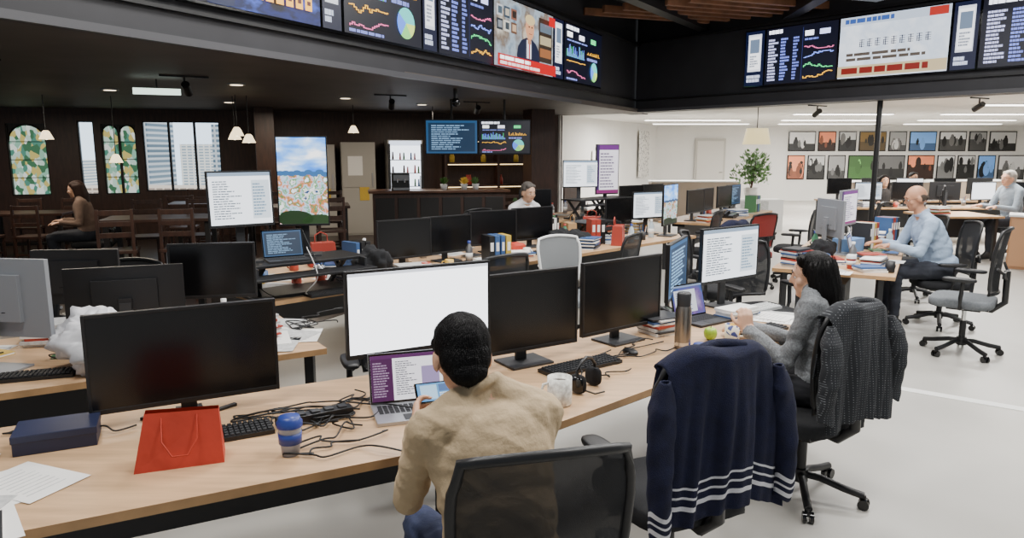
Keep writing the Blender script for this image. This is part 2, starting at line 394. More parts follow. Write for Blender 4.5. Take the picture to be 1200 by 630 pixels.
def drape(name,loc,rot,mf,w=.56,top=1.09,lf=.3,lb=.62,flare=.06,ph=0,sleeves=None,yback=-.3,collar=False):
    b=B(); tot=lf+lb+.06
    def fn(u,v):
        x=(u-.5)*2; s=v*tot
        if s<lf: t=(lf-s); y=yback+.075; z=top-t
        elif s<lf+.06:
            a=(s-lf)/.06*math.pi; y=yback+.035+math.cos(a)*.04; z=top+math.sin(a)*.02; t=0
        else: t=s-lf-.06; y=yback-.015-.03*math.sin(min(1,t/.5)*1.5); z=top-t
        f=min(1,t/.25)
        ww=w/2*(1+flare*2*t)*(1-.12*(1-f))
        y+=.045*x*x*(1 if s>lf else .6)+f*(-.016*math.sin(x*7+ph)-.010*math.sin(x*15+2*ph+t*6)-.006*math.sin(x*27+t*9+ph))
        z-=.05*abs(x)**3*(1-f*.5)-.018*math.sin(x*4+ph)*f+.012*math.sin(x*5+1)*(1-f)
        return Vector((x*ww,y,z))
    b.grid(fn,56,110,lambda u,v:mf(u,(v*tot-lf-.06)))
    if sleeves:
        for k,ln in ((-1,sleeves),(1,sleeves*.92)):
            x0=k*w*.46
            def sf(u,v,k=k,ln=ln,x0=x0):
                a=u*2*math.pi; c=Vector((x0+k*(.015+.03*math.sin(v*2.2)),yback+.005-.02*v+.012*math.sin(v*6+ph),top-.075-ln*v))
                r=(.058-.017*v)*(.35+.65*min(1,v*6))*(1+.10*math.sin(a*3+v*9+ph)+.05*math.sin(v*31+a*2))
                return c+Vector((math.cos(a)*r*.85,math.sin(a)*r*.8,.012*math.sin(a*2+1)*min(1,v*5)))
            b.grid(sf,20,60,lambda u,v: mf(.5,10) if v<.8 else mf(.5,lb-.16+(v-.8)*.6))
    if collar:
        b.tube([(x*w*.2,yback+.03+.03*math.cos(x*1.5),top+.018-.01*x*x) for x in [-1,-.66,-.33,0,.33,.66,1]],.017,mf(.5,10),8)
    return b.obj(name,loc,rot,solid=.006)

# ---------------------------------------------------------------- people
def el_cap(p0,r0,p1,r1,l): return ['c',Vector(p0),r0,Vector(p1),r1,l]
def el_ell(c,r,l,Rm=None): return ['e',Vector(c),r,Rm or Matrix.Identity(3),l]
def remesh(name,els,mats,vox,parent,sm=3,disp=0,strands=0,slen=.03,folds=0,straight=False,crown=None):
    b=B(); dm=mats[0]
    for e in els:
        if e[0]=='c':
            n=12; b.ball(e[1],e[2],dm,n); b.ball(e[3],e[4],dm,n); b.cyl(e[1],e[3],e[2]*.99,dm,e[4]*.99,n=12)
        else: b.sell(e[1],e[2],dm,rot=e[3],nu=20,nv=12)
    t=b.obj('tmp_'+name)
    k=t.modifiers.new('r','REMESH'); k.mode='VOXEL'; k.voxel_size=vox
    k=t.modifiers.new('s','SMOOTH'); k.factor=.5; k.iterations=sm
    dg=bpy.context.evaluated_depsgraph_get(); me=bpy.data.meshes.new_from_object(t.evaluated_get(dg),depsgraph=dg)
    bpy.data.objects.remove(t,do_unlink=True)
    me.materials.clear()
    for m in mats: me.materials.append(m)
    N=len(me.polygons); C=np.zeros(N*3); me.polygons.foreach_get('center',C); C=C.reshape(-1,3)
    best=np.full(N,1e9); lab=np.zeros(N,dtype=np.int32)
    for e in els:
        if e[0]=='c':
            a=np.array(e[1]);d=np.array(e[3])-a;L=max(1e-9,(d*d).sum()); tt=np.clip(((C-a)@d)/L,0,1)
            dist=np.linalg.norm(C-a-tt[:,None]*d,axis=1)-(e[2]+(e[4]-e[2])*tt); l=e[5]
        else:
            Q=(C-np.array(e[1]))@np.array(e[3])
            rr=np.array(e[2]); g=np.linalg.norm(Q/rr,axis=1); dist=(g-1)*np.linalg.norm(Q,axis=1)/np.maximum(g,1e-6); l=e[4]
        k=dist<best; best[k]=dist[k]; lab[k]=l
    me.polygons.foreach_set('material_index',lab); me.polygons.foreach_set('use_smooth',[True]*N)
    if disp:
        for v in me.vertices:
            p=v.co; n_=noise.noise(Vector((p.x*60,p.y*60,p.z*(4 if straight else 14)))); v.co=p+v.normal*(disp*n_)
    if folds:
        cl=set()
        for p in me.polygons:
            if lab[p.index] in (0,2): cl.update(p.vertices)
        nr=[tuple(v.normal) for v in me.vertices]
        for i in cl:
            v=me.vertices[i]; p=v.co; a=noise.noise(Vector((p.x*5+3,p.y*6,p.z*17+p.x*9))); c=noise.noise(Vector((p.x*14,p.y*14,p.z*7-p.x*8+5)))
            r=(1-abs(a)*2.2)*.6+(1-abs(c)*2)*.4
            v.co=p+Vector(nr[i])*folds*r
    me.update()
    if strands:
        rs=random.Random(5); vs=[];fs=[]
        polys=list(me.polygons)
        for _ in range(strands):
            p=polys[rs.randrange(len(polys))]; n=p.normal; c=p.center
            d=(c-crown); topz=n.z>.45 or (crown.z-c.z)<.06
            if straight and not topz: d=Vector((d.x*.25,d.y*.25,-.6))
            else: d=d+Vector((0,0,-.05))
            tg=d-n*d.dot(n)
            if tg.length<.004: tg=n.orthogonal()
            tg.normalize(); jt=.06 if straight else .12
            tg=(tg+Vector((rs.uniform(-1,1),rs.uniform(-1,1),rs.uniform(-1,1)))*jt).normalized()
            L=slen*rs.uniform(.6,1.2)*(.3 if (straight and topz) else 1); s_=n.cross(tg).normalized()*.0016
            p0=c-n*.003-tg*L*.4; p1=c+n*.0018+tg*L*.1; p2=c-n*.001+tg*L*.6
            o=len(vs); vs+= [p0-s_,p0+s_,p1-s_*.9,p1+s_*.9,p2]; fs+=[(o,o+1,o+3,o+2),(o+2,o+3,o+4)]
        m2=bpy.data.meshes.new(name+'_strands'); m2.from_pydata(vs,[],fs); m2.materials.append(mats[0]); o2=bpy.data.objects.new(name+'_strands',m2); bpy.context.collection.objects.link(o2); o2.parent=parent
    o=bpy.data.objects.new(name,me); bpy.context.collection.objects.link(o); o.parent=parent
    return o
def hand(w,d,n,s,curl,spread=1):
    w=Vector(w);d=Vector(d).normalized();n=Vector(n); n=(n-d*n.dot(d)).normalized(); s=d.cross(n)*s; E=[]
    offs=[.03,.01,-.011,-.03]; ln=[.068,.076,.07,.055]
    for o,L in zip(offs,ln):
        kn=w+d*(.085-abs(o)*.25)+s*o
        E.append(el_cap(w+s*o*.6,.0165,kn,.012,1))
        a=0; p=kn
        for fr,ka in ((.45,.45),(.3,.9),(.25,.7)):
            a+=curl*ka; q=p+(d*math.cos(a)+n*math.sin(a)+s*o*spread*1.6)*L*fr
            E.append(el_cap(p,.0095,q,.0082,1)); p=q
    t0=w+d*.025+s*.024; t1=t0+(d*.6+s*.75+n*.25).normalized()*.042; t2=t1+(d*.85+s*.3+n*.45*curl).normalized()*.032; t3=t2+(d*.9+s*.0+n*.5*curl).normalized()*.024
    E+= [el_cap(t0,.016,t1,.012,1),el_cap(t1,.011,t2,.0105,1),el_cap(t2,.0102,t3,.0085,1)]
    return E
def elbow(S,W,hint,a=.29,c=.26):
    S=Vector(S);W=Vector(W);d=W-S;L=min(d.length,(a+c)*.999); u=d.normalized(); x=(a*a-c*c+L*L)/(2*L); h=math.sqrt(max(0,a*a-x*x))
    hv=Vector(hint); hv=(hv-u*hv.dot(u)).normalized(); return S+u*x+hv*h
def person(name,loc,rot,chy=.1,ny=.16,hy=.22,hz=1.2,pitch=0,yaw=0,roll=0,lw=(-.2,.45,.8),rw=(.2,.45,.8),top='#b9a27f',pants='#23262e',skin='#d3a384',hair='short',haircol='#0d0b0b',vox=.009,scale=1,sh=.185,knee=.44,foot_y=.42,lh=((0,1,0),(0,0,-1),.5),rh=((0,1,0),(0,0,-1),.5),topvary=None,glasses=False,lean_x=0,bulk=1,hip=.56,sleeve=1.0,ehint=-1,eout=.5,arml=.29,hx=0):
    root=bpy.data.objects.new(name,None); bpy.context.collection.objects.link(root); root.location=loc; root.rotation_euler=(0,0,R(rot)); root.scale=(scale,)*3
    mtop=mat('cloth_'+top,top,.9,vary=topvary or (18,.08),bump=(60,.35)); mp=mat('cloth_'+pants,pants,.9,vary=(20,.15),bump=(25,.5))
    msk=mat('skin_'+skin,skin,.5,vary=(25,.06)); mlip=mat('lips','#b0705e',.5); msh=mat('shoe_black','#151515',.5); mh=mat('hair_'+haircol,haircol,.6,bump=(50,.3),scalev=(6,6,.5),spec=.2)
    M=[mtop,msk,mp,msh,mlip,mh]
    E=[]; lx=lean_x
    E.append(el_ell((0,-.01,hip+.02),(.168*bulk,.13*bulk,.12),2))
    E.append(el_ell((0,0,hip+.075),(.166*bulk,.132*bulk,.10),0))
    E.append(el_ell((lx*.3,chy*.42,hip+.18),(.160*bulk,.127*bulk,.19),0))
    E.append(el_ell((lx*.5,chy*.75,hip+.27),(.163*bulk,.125*bulk,.17),0))
    E.append(el_ell((lx*.6,chy,hip+.35),(.168*bulk,.122*bulk,.17),0,Matrix.Rotation(-math.atan2(ny-chy,.15)*.5,3,'X')))
    zs=hip+.455
    E.append(el_cap((lx-sh*.65,ny-.035,zs-.01),.07*bulk,(lx+sh*.65,ny-.035,zs-.01),.07*bulk,0))
    for k in (-1,1):
        E.append(el_cap((lx+k*.03,ny-.01,zs+.07),.048,(lx+k*sh*.9,ny-.02,zs+.005),.052,0))
        E.append(el_cap((lx+k*sh*.8,ny-.03,zs-.02),.058*bulk,(lx+k*.11*bulk,chy*.8,hip+.24),.055,0))
    hc=Vector((lx*1.2+hx,hy,hz))
    E.append(el_cap((lx,ny,zs+.05),.056,hc+Vector((0,-.02,-.06)),.052,1))
    nb=Vector((lx+hx*.3,ny+.005,zs+.085)); ax=(hc-nb).normalized(); u=ax.orthogonal().normalized(); w_=ax.cross(u)
    for i in range(12):
        a=i/12*2*math.pi;b_=(i+1)/12*2*math.pi
        E.append(el_cap(nb+(u*math.cos(a)+w_*math.sin(a))*.060,.012,nb+(u*math.cos(b_)+w_*math.sin(b_))*.060,.012,0))
    for k,W,hh in ((-1,lw,lh),(1,rw,rh)):
        S=Vector((lx+k*sh*.98,ny-.02,zs-.012)); W=Vector(W)
        if (W-S).length>.53: W=S+(W-S).normalized()*.53
        el=elbow(S,W,(k*eout,-.3,ehint),arml)
        E.append(el_cap(S,.055*bulk,el,.044,0))
        e2=el+(W-el)*(.93*sleeve)
        E.append(el_cap(el,.045,e2,.035,0)); E.append(el_cap(el,.034,W,.024,1))
        E+=hand(W,hh[0],hh[1],-k,hh[2])
    for k in (-1,1):
        kn=Vector((k*.13,knee,hip-.02)); an=Vector((k*.13,foot_y,.11))
        E.append(el_cap((k*.09,.02,hip),.092*bulk,kn,.062,2)); E.append(el_cap(kn,.06,an,.042,2))
        E.append(el_cap(an+Vector((0,-.04,-.065)),.038,an+Vector((0,.10,-.07)),.04,3)); E.append(el_cap(an+Vector((0,.10,-.072)),.04,an+Vector((0,.19,-.08)),.03,3)); E.append(el_cap(an,.043,an+Vector((0,.05,-.05)),.04,3))
    H=Matrix.Translation(hc)@Euler((R(-pitch),R(roll),R(yaw))).to_matrix().to_4x4(); H3=H.to_3x3()
    h=lambda x,y,z:H@Vector((x,y,z))
    E+=[el_ell(h(0,-.012,.025),(.077,.096,.098),1,H3),el_ell(h(0,.022,-.045),(.058,.066,.066),1,H3),el_ell(h(0,.06,-.088),(.026,.024,.02),1,H3),
        el_cap(h(0,.084,.02),.008,h(0,.103,-.018),.0105,1),el_cap(h(-.011,.09,-.022),.007,h(.011,.09,-.022),.007,1),el_cap(h(-.03,.074,.032),.014,h(.03,.074,.032),.014,1),
        el_cap(h(-.017,.084,-.052),.006,h(.017,.084,-.052),.006,4)]
    for k in (-1,1):
        E+=[el_ell(h(k*.081,-.008,-.008),(.011,.021,.033),1,H3),el_ell(h(k*.04,.055,-.02),(.024,.025,.025),1,H3),
            el_cap(h(k*.042,.073,.015),.0065,h(k*.021,.077,.016),.0065,1),el_cap(h(k*.041,.073,-.006),.006,h(k*.021,.077,-.006),.006,1)]
    remesh('body',E,M,vox,root,folds=.009 if vox<.01 else .005)
    b=B()
    ew=mat('eye_white','#d8d2cc',.3); ei=mat('eye_iris','#1c120c',.2)
    for k in (-1,1):
        b.sell(h(k*.031,.0765,.0045),(.012,.0085,.0075),ew,rot=H3,nu=12,nv=8); b.sell(h(k*.031,.0825,.0045),(.0055,.0035,.0055),ei,rot=H3,nu=10,nv=6)
        b.sell(h(k*.031,.0885,.034),(.018,.005,.0035),mh,rot=H3,nu=8,nv=6)
    if glasses:
        for k in (-1,1):
            b.tube([h(k*.033+.022*math.cos(i/12*6.283),.1,.004+.017*math.sin(i/12*6.283)) for i in range(12)],.0018,blackg,5,close=True)
            b.tube([h(k*.055,.1,.008),h(k*.082,.0,.008)],.0018,blackg,5)
        b.tube([h(-.011,.1,.006),h(.011,.1,.006)],.0018,blackg,5)
    b.obj('eyes',parent=root)
    HE=[]
    if hair in('short','long'):
        HE+=[el_ell(h(0,-.025,.042),(.086,.095,.09),0,H3),el_ell(h(0,-.05,.0),(.079,.062,.082),0,H3),el_ell(h(0,-.066,-.05),(.058,.038,.046),0,H3),el_cap(h(-.04,.035,.085),.028,h(.04,.035,.085),.028,0)]
        for k in (-1,1): HE.append(el_cap(h(k*.074,.005,.05),.014,h(k*.076,-.012,.018),.009,0))
    if hair=='long':
        n_=17
        for i in range(n_):
            a=R(16-212*i/(n_-1)); x=.08*math.cos(a); y=-.025+.08*math.sin(a)
            dz=-.19-.10*abs(math.sin(a)) -.02*math.sin(i*2.1)
            HE.append(el_cap(h(x,y,.05),.028,h(x*1.12,y-.012,-.08),.030,0)); 
            q1=h(x*1.12,y-.012,-.08); HE.append(el_cap(q1,.030,q1+Vector((0,-.03,dz)),.022,0))
    if hair=='fringe':
        for k in (-1,1):
            HE.append(el_ell(h(k*.07,-.035,.0),(.014,.05,.035),0,H3))
        HE.append(el_ell(h(0,-.09,-.01),(.06,.02,.035),0,H3))
    near=vox<.008; lg=hair=='long'
    if HE: remesh('hair',HE,[mh],max(vox*.8,.006),root,sm=5 if lg else 4,disp=.002,strands=(7000 if near else 0),slen=.03 if not lg else .10,straight=lg,crown=h(0,-.045,.13))
    return root

# ================================================================ ROOM SHELL
concrete=mat('floor_concrete','#b6b3ac',.38,vary=(1.1,.08),bump=(12,.05))
b=B(); b.add([(-16,-3,0),(22,-3,0),(22,27,0),(-16,27,0)],[(0,1,2,3)],concrete); b.obj('floor')
dfl=mat('floor_dark_timber','#2c201b',.35,vary=(3,.4),scalev=(1,8,1))
b=B(); b.prism([(-15,2.2),(-4.6,2.2),(1.9,15.6),(1.2,17.5),(-15,12.7)],.0,.006,dfl); b.obj('floor_timber')
b=B(); b.prism([(2.55,5.55),(2.62,5.62),(6.0,3.2),(5.93,3.13)],.0,.004,mat('floor_tape','#e6e6e2',.5)); b.obj('floor_marking_line')
def wallseg(name,p0,p1,z0,z1,m,t=.15,openings=()):
    p0=Vector(p0);p1=Vector(p1);d=p1-p0;L=d.length;a=math.degrees(math.atan2(d.y,d.x)); b=B()
    xs=0
    for (x0,x1,oz0,oz1) in openings:
        b.box(((xs+x0)/2,t/2,(z0+z1)/2),(x0-xs,t,z1-z0),m); 
        if oz0>z0: b.box(((x1+x0)/2,t/2,(z0+oz0)/2),(x1-x0,t,oz0-z0),m)
        b.box(((x1+x0)/2,t/2,(oz1+z1)/2),(x1-x0,t,z1-oz1),m); xs=x1
    b.box(((xs+L)/2,t/2,(z0+z1)/2),(L-xs,t,z1-z0),m)
    return b.obj(name,(p0.x,p0.y,0),a),a
aL=63.1; aR=-51.8
trg=mat('trim_gray','#4a4a4e',.4)
b=B(); Lf=16.2
b.box((Lf/2-2.2,.2,3.65),(Lf,.4,2.1),darkwall)
b.box((Lf/2-2.7,-.02,2.63),(Lf-1,.06,.06),trg); b.box((Lf/2-2.7,-.03,2.86),(Lf-1,.05,.03),black); b.box((Lf/2-2.7,-.05,4.02),(Lf-1,.12,.05),black)
b.obj('wall_bulkhead_left',(-3.18,4.7,0),aL)
b=B(); b.box((4.6,.2,3.65),(9.8,.4,2.1),darkwall); b.box((4.6,-.02,2.63),(9.6,.06,.06),trg); b.box((4.6,-.03,2.86),(9.6,.05,.03),black); b.box((4.6,-.05,4.05),(9.6,.12,.05),black)
b.obj('wall_bulkhead_right',(2.9,16.05,0),aR)
def vscreen(orig,a,s0,s1,kind,z0=2.93,z1=3.9,name='wall_screen',S=1.6):
    b=B(); w=s1-s0
    b.box((w/2,-.05,(z0+z1)/2),(w,.09,z1-z0),blackg)
    content(b,kind,.015,z0+.02,w-.03,z1-z0-.04,-.096,S)
    o=Vector((orig[0],orig[1],0))+Vector((math.cos(R(a)),math.sin(R(a)),0))*s0
    b.obj(name,o,a)
oL=(-3.18,4.7)
for s0,s1,k in ((-1.6,-.1,'dash'),(-.08,1.27,'darkv'),(1.29,2.83,'darkv'),(2.84,3.14,'phone'),(3.15,4.54,'pie'),(4.55,4.87,'phone'),(4.88,6.27,'dash'),(6.28,8.29,'news'),(8.3,8.73,'phone'),(8.74,10.54,'pie')):
    vscreen(oL,aL,s0,s1,k)
oR=(2.7,16.3)
for s0,s1,k in ((2.8,3.22,'phone'),(3.23,4.61,'dash'),(4.62,6.35,'chinese'),(6.36,6.73,'phone'),(6.74,8.5,'dash')):
    vscreen(oR,aR,s0,s1,k,2.95,3.96)
b=B(); b.prism([(-5,2),(2.9,17),(10.5,7),(9,-3),(-5,-3)],4.7,4.8,mat('ceiling_black','#1c1c1d',.8)); b.obj('ceiling')
b=B(); pl=mat('slat_wood','#7a5238',.6,vary=(5,.3))
for i in range(7):
    b.box((2.5+.32*i,13.9-.22*i,4.22),(.09,2.6,.12),pl,(0,0,R(-70)))
b.obj('ceiling_wood_slats')
b=B()
for p,q in (((1.6,11.5,4.3),(3.8,14.9,4.2)),((4.6,9.5,4.35),(4.9,13.4,4.1))):
    P=Vector(p);Q=Vector(q);d=Q-P; b.box((P+Q)/2,(d.length,.22,.3),black,(0,0,math.atan2(d.y,d.x)))
b.obj('ceiling_beams')
b=B(); b.prism([(-3.9,3.4),(2.9,16.5),(1.2,17.8),(-15,13.2),(-15,0),(-5.5,0)],2.6,2.68,darkceil); b.obj('ceiling_soffit_left')
wc=mat('ceiling_white','#dcd9d4',.7,vary=(.8,.06))
b=B(); b.prism([(2.9,16.4),(10,7.4),(22,7.4),(22,26.2),(5.0,26.2),(1.1,17.7)],2.62,2.7,wc); b.obj('ceiling_office_right')
ww=mat('wall_white_paint','#e0deda',.7,vary=(1,.04))
wallseg('wall_back',(5.1,26),(22,26),0,2.7,ww)
wallseg('wall_side_white',(1.15,17.55),(5.15,26.1),0,2.7,ww)
wallseg('wall_right',(21.9,26),(21.9,6),0,2.7,ww)
aW=math.degrees(math.atan2(17.6-12.7,16.2))
cW=math.cos(R(aW))
def sx(X): return (X+15)/cW
ops=[(sx(-9.8),sx(-9.15),.9,2.3),(sx(-8.62),sx(-8.34),.9,2.36),(sx(-8.22),sx(-7.62),.9,2.3),(sx(-7.5),sx(-6.1),.95,2.37)]
wallseg('wall_left',(-15,12.7),(1.2,17.6),0,2.62,darkwood,.2,ops)
wl=lambda s,off=0,z=0:Vector((-15+s*math.cos(R(aW))+off*math.sin(R(aW)),12.7+s*math.sin(R(aW))-off*math.cos(R(aW)),z))
sg=vmat('stained_glass_glow','vor',['#3f6f50','#bcd8c8','#8fc0a8','#e6f0e6','#4f8a78','#c8b86a','#dfeee8'],15,emit=1.0,sv=(1,1,.6))  # panes emit their own colour in place of daylight coming through
frame=mat('window_frame','#15110f',.5)
def window(n,s0,s1,z0,z1,glass,mull=1,arch=False):
    b=B(); w=s1-s0
    if glass: b.box((w/2,.1,(z0+z1)/2),(w,.01,z1-z0),glass)
    for x in [0,w]+[w*i/(mull+1) for i in range(1,mull+1)]: b.box((x,.06,(z0+z1)/2),(.045,.08,z1-z0),frame)
    for z in (z0,z1): b.box((w/2,.06,z),(w,.08,.05),frame)
    if arch:
        nn=mull+1
        for k in range(nn):
            cx=w*(k+.5)/nn; r=w/nn/2-.02
            pts=[(cx+r*math.cos(t),.05,z1-r+r*math.sin(t)-.02) for t in [math.pi*i/10 for i in range(11)]]
            b.tube(pts,.018,frame,6)
            for sgn in (-1,1):
                b.add([(cx+sgn*w/nn/2,.045,z1)]+[(cx+sgn*r*math.cos(t),.045,z1-r-.02+r*math.sin(t)) for t in [math.pi/2*i/6 for i in range(7)]],[tuple(range(8))],frame)
            for t in range(3): b.box((cx,.07,z0+(z1-z0)*(t+1)/4),(w/nn,.03,.015),frame)
    b.obj('window_%d'%n,wl(s0),aW)
window(1,ops[0][0],ops[0][1],.9,2.3,sg,0,True); window(2,ops[1][0],ops[1][1],.9,2.36,None,0); window(3,ops[2][0],ops[2][1],.9,2.3,sg,1,True); window(4,ops[3][0],ops[3][1],.95,2.37,None,2)
bm=vmat('facade_sunlit_glow','brick',['#506678','#6a8092','#b4c0c8'],1.7,emit=1.5,sv=(1,1,.8))  # all facades emit their colour, standing in for sunlight on the buildings
bm2=vmat('facade_pale_glow','brick',['#7f929f','#94a4b0','#d4d8d4'],2.3,emit=1.7)
bm3=vmat('facade_warm_glow','brick',['#8a7a6e','#9f9288','#ccc0b0'],2.0,emit=1.5)
b=B()
for x,y,w,h,m_ in ((-13.6,27,1.5,9,bm),(-17.0,28,2.4,3.4,bm2),(-15.3,30,1.4,4.9,bm3),(-11.9,29,1.5,4.0,bm2),(-10.4,28,1.2,4.7,bm),(-19.5,28,2.5,5,bm),(-14,24,12,2.6,bm3)): b.box((x,y,h/2-2),(w,2,h),m_)
b.obj('city_buildings')
b=B(); b.box((0,0,3),(34,.1,16),emat('#cfe2f2',2.6)); b.obj('hazy_sky_backdrop',(-14,34,0),15)

gy=lambda v: mat('photo_tone_%d'%v,'#%02x%02x%02x'%(v,v,v),.4)
def tone(tint):
    return lambda v: mat('photo_%s_%d'%(tint,v),'#%02x%02x%02x'%{'warm':(min(255,int(v*1.2)),int(v*.7),int(v*.5)),'blue':(int(v*.55),int(v*.8),min(255,int(v*1.15))),'green':(int(v*.6),min(255,int(v*.95)),int(v*.5)),'gold':(min(255,int(v*1.15)),int(v*.9),int(v*.45))}[tint],.4)
tints={1:'warm',3:'gold',5:'blue',9:'warm',12:'green',14:'warm',17:'blue',19:'gold'}
k=0
for row,(z0,z1) in enumerate(((1.74,2.43),(.75,1.6))):
    x=9.75
    while x<17.4:
        w=(.95 if rnd()<.6 else .62) if row==0 else (.62 if rnd()<.5 else .95)
        h=(z1-z0)
        b=B(); b.box((w/2,0,h/2),(w,.03,h),blackg)
        T=tone(tints[k]) if k in tints else gy
        iw,ih=w-.06,h-.06; sky=random.choice([110,160,200,225]); hz=.25+.4*rnd()
        b.q(.03,.03,w-.03,h-.03,-.018,T(sky)); b.q(.03,.03,w-.03,.03+ih*hz,-.02,T(random.choice([40,70,120])))
        for j in range(random.randint(3,8)):
            cx=.1+(w-.2)*rnd(); hh=ih*(.1+.2*rnd()); cz=min(h-.06-hh,.03+ih*hz*(.6+.7*rnd())); cz=max(cz,.05+hh); rw=min(hh*.5,cx-.04,w-.04-cx)
            t_=random.choice([15,30,110,210]); b.disc(cx,cz,rw,hh,-.022-.001*j,T(t_)); 
            if cz+hh*1.25<h-.05: b.disc(cx,cz+hh,hh*.25,hh*.25,-.023-.001*j,T(t_))
        b.obj('framed_photo',(x,25.97,z0),0); x+=w+.1; k+=1
dm=mat('door_offwhite','#cfcbc4',.5)
b=B(); b.box((0,-.01,1.08),(1.08,.03,2.2),mat('door_frame','#b8b4ac',.5)); b.box((.38,-.07,1.0),(.12,.04,.02),chrome); b.box((0,-.03,1.05),(.93,.03,2.08),dm); b.obj('door_1',(7.0,25.96,0))
b=B(); b.box((0,0,0),(1.25,.01,1.5),vmat('wall_map','vedge',['#55565a','#dcd9d3'],6)); b.obj('wall_map_graphic',(4.35,24.2,1.65),64.8)
b=B()
for i in range(5): b.box((i*.34,0,(i%2)*.1),(.26,.02,.34),[paper,papergr,vmat('poster_y','noise',['#c8b070','#e8e0d0'],6),paper,papergr][i])
b.obj('pinned_notices',(2.2,19.7,1.6),64.8)
for x,y,w,a in ((5,20.5,2.6,0),(8.8,20.5,2.6,0),(12.6,20.5,2.6,0),(6,23.5,3,0),(10,23.5,3,0),(14,23.5,3,0),(7.6,17,2.2,0),(11,17,2.2,0),(9.5,13.5,2,0),(12.5,13.5,2,0),(14.6,17,2.2,0)):
    b=B(); b.box((0,0,0),(w,.22,.03),emat('#fffaf2',8)); b.box((0,0,.012),(w+.06,.28,.025),white); b.obj('ceiling_light_panel',(x,y,2.6),a)
for (x,y) in ((-6.5,7.5),(-5.4,10),(-3.4,9.2),(-2.6,11.6),(-8,10.5),(-4.8,12.6),(-1.6,13.2),(-9.5,11.5)):
    b=B(); b.cyl((0,0,2.6),(0,0,2.585),.11,silverp,n=20); b.cyl((0,0,2.586),(0,0,2.58),.075,emat('#ffe9c8',3.0),n=20); b.obj('recessed_downlight',(x,y,0))
for (x,y) in ((-4.8,6.6),(-3.6,8.2),(-1.8,11),(5.6,13.6),(7.3,11.6),(-.6,12.6)):
    b=B(); b.cyl((0,0,2.6),(0,0,2.5),.012,black); b.cyl((0,-.06,2.5),(.05,.1,2.42),.045,black,n=14); b.box((0,0,2.59),(.5,.03,.02),black); b.obj('track_spotlight',(x,y,0),rot=30)
b=B(); b.box((0,0,0),(.5,.04,.07),emat('#e8fff0',2.0)); b.cyl((0,0,.03),(0,0,.14),.01,black); b.obj('exit_sign',(-4.1,8.6,2.46),25)

# ================================================================ DESKS
def legs(b,pts,h=.71):
    for x,y in pts: b.box((x,y,h/2),(.05,.05,h),black)
def desk(name,front,back,zt=.74):
    b=B(); poly=front+back[::-1]
    b.prism(poly,zt-.032,zt,wood,woodedge)
    P=[Vector(p) for p in front];Q=[Vector(p) for p in back]
    pts=[]
    for p,q in zip(P,Q): pts+= [p+(q-p)*.1,p+(q-p)*.92]
    c=sum(pts,Vector((0,0)))/len(pts)
    legs(b,[tuple(p+(c-p).normalized()*.06) for p in pts],zt-.032)
    for (q0,q1),(p0,p1) in zip(zip(Q,Q[1:]),zip(P,P[1:])):
        a=q0+(p0-q0)*.3; c2=q1+(p1-q1)*.3; d=c2-a
        b.box(((a.x+c2.x)/2,(a.y+c2.y)/2,.5),(d.length*.94,.02,.36),dgray,(0,0,math.atan2(d.y,d.x)))
        b.box(((a.x+c2.x)/2,(a.y+c2.y)/2,zt-.06),(d.length*.94,.2,.04),black,(0,0,math.atan2(d.y,d.x)))
    return b.obj(name,bevel=.004)
desk('office_desk',[(-2.1,1.53),(.13,2.67),(1.9,4.31)],[(-2.53,2.38),(-.42,3.47),(1.25,5.0)])
desk('office_desk',[(-3.4,2.39),(-1.0,3.80)],[(-3.95,3.35),(-1.62,4.76)])
desk('office_desk',[(-1.72,4.98),(.2,6.9),(2.3,9.0)],[(-2.7,5.95),(-.8,7.9),(1.32,10.0)])
desk('office_desk',[(3.22,6.0),(4.6,8.4)],[(2.36,6.5),(3.74,8.9)])
desk('office_desk',[(.4,10.6),(3.0,13.2)],[(-.3,11.3),(2.3,13.9)])
desk('office_desk',[(3.0,10.4),(4.6,12.8)],[(2.2,10.9),(3.8,13.3)])
Z=.74
monitor('computer_monitor',(-1.3,2.80,Z),28,.70,.39,.06,'off',base='v')
monitor('computer_monitor',(-.40,3.10,Z),29,.67,.375,.19,'white')
monitor('computer_monitor',(.07,3.52,Z),32,.62,.40,.07,'off')
monitor('computer_monitor',(.61,3.95,Z),38,.62,.40,.07,'off')
monitor('computer_monitor',(1.06,4.62,Z),66,.58,.36,.13,'bluedark',S=1.8)
monitor('computer_monitor',(1.47,4.86,Z),36,.60,.37,.18,'doc')
laptop((-.40,2.82,Z),18,'slack')
laptop((1.2,4.42,Z),36,'mac',.3,.21,body=dgray)
keyboard((.34,3.45,Z),36); mouse((.62,3.68,Z),30)
keyboard((1.48,4.14,Z),42,.36,.12)
keyboard((-1.12,2.56,Z),28)
def mug(loc,rot,m,r=.047,h=.11,name='coffee_mug',inner=None):
    b=B(); b.lathe([(0,0),(r*.9,0),(r,.008),(r,h),(r-.005,h),(r-.006,.012),(0,.012)],(0,0,0),m,28)
    b.cyl((0,0,h*.8),(0,0,h*.81),r-.006,inner or mat('coffee','#2a150c',.2),n=24)
    b.tube([(r-.004,0,h*.82),(r+.022,0,h*.78),(r+.034,0,h*.5),(r+.024,0,h*.25),(r-.004,0,h*.2)],.0065,m,8)
    return b.obj(name,loc,rot)
mugm=mat('mug_white','#e4e0d8',.35,vary=(55,.35))
mug((.20,2.93,Z),200,mugm,.052,.12)
mug((1.25,4.0,Z),-20,vmat('mug_pattern','vor',['#e8e6da','#e8e6da','#3b4a8a','#d8a838'],38),.042,.085)
b=B(); 
b.tube([(-.075,0,.05),(-.08,0,.10),(-.05,0,.135),(0,0,.148),(.05,0,.135),(.08,0,.10),(.075,0,.05)],.008,black,8)
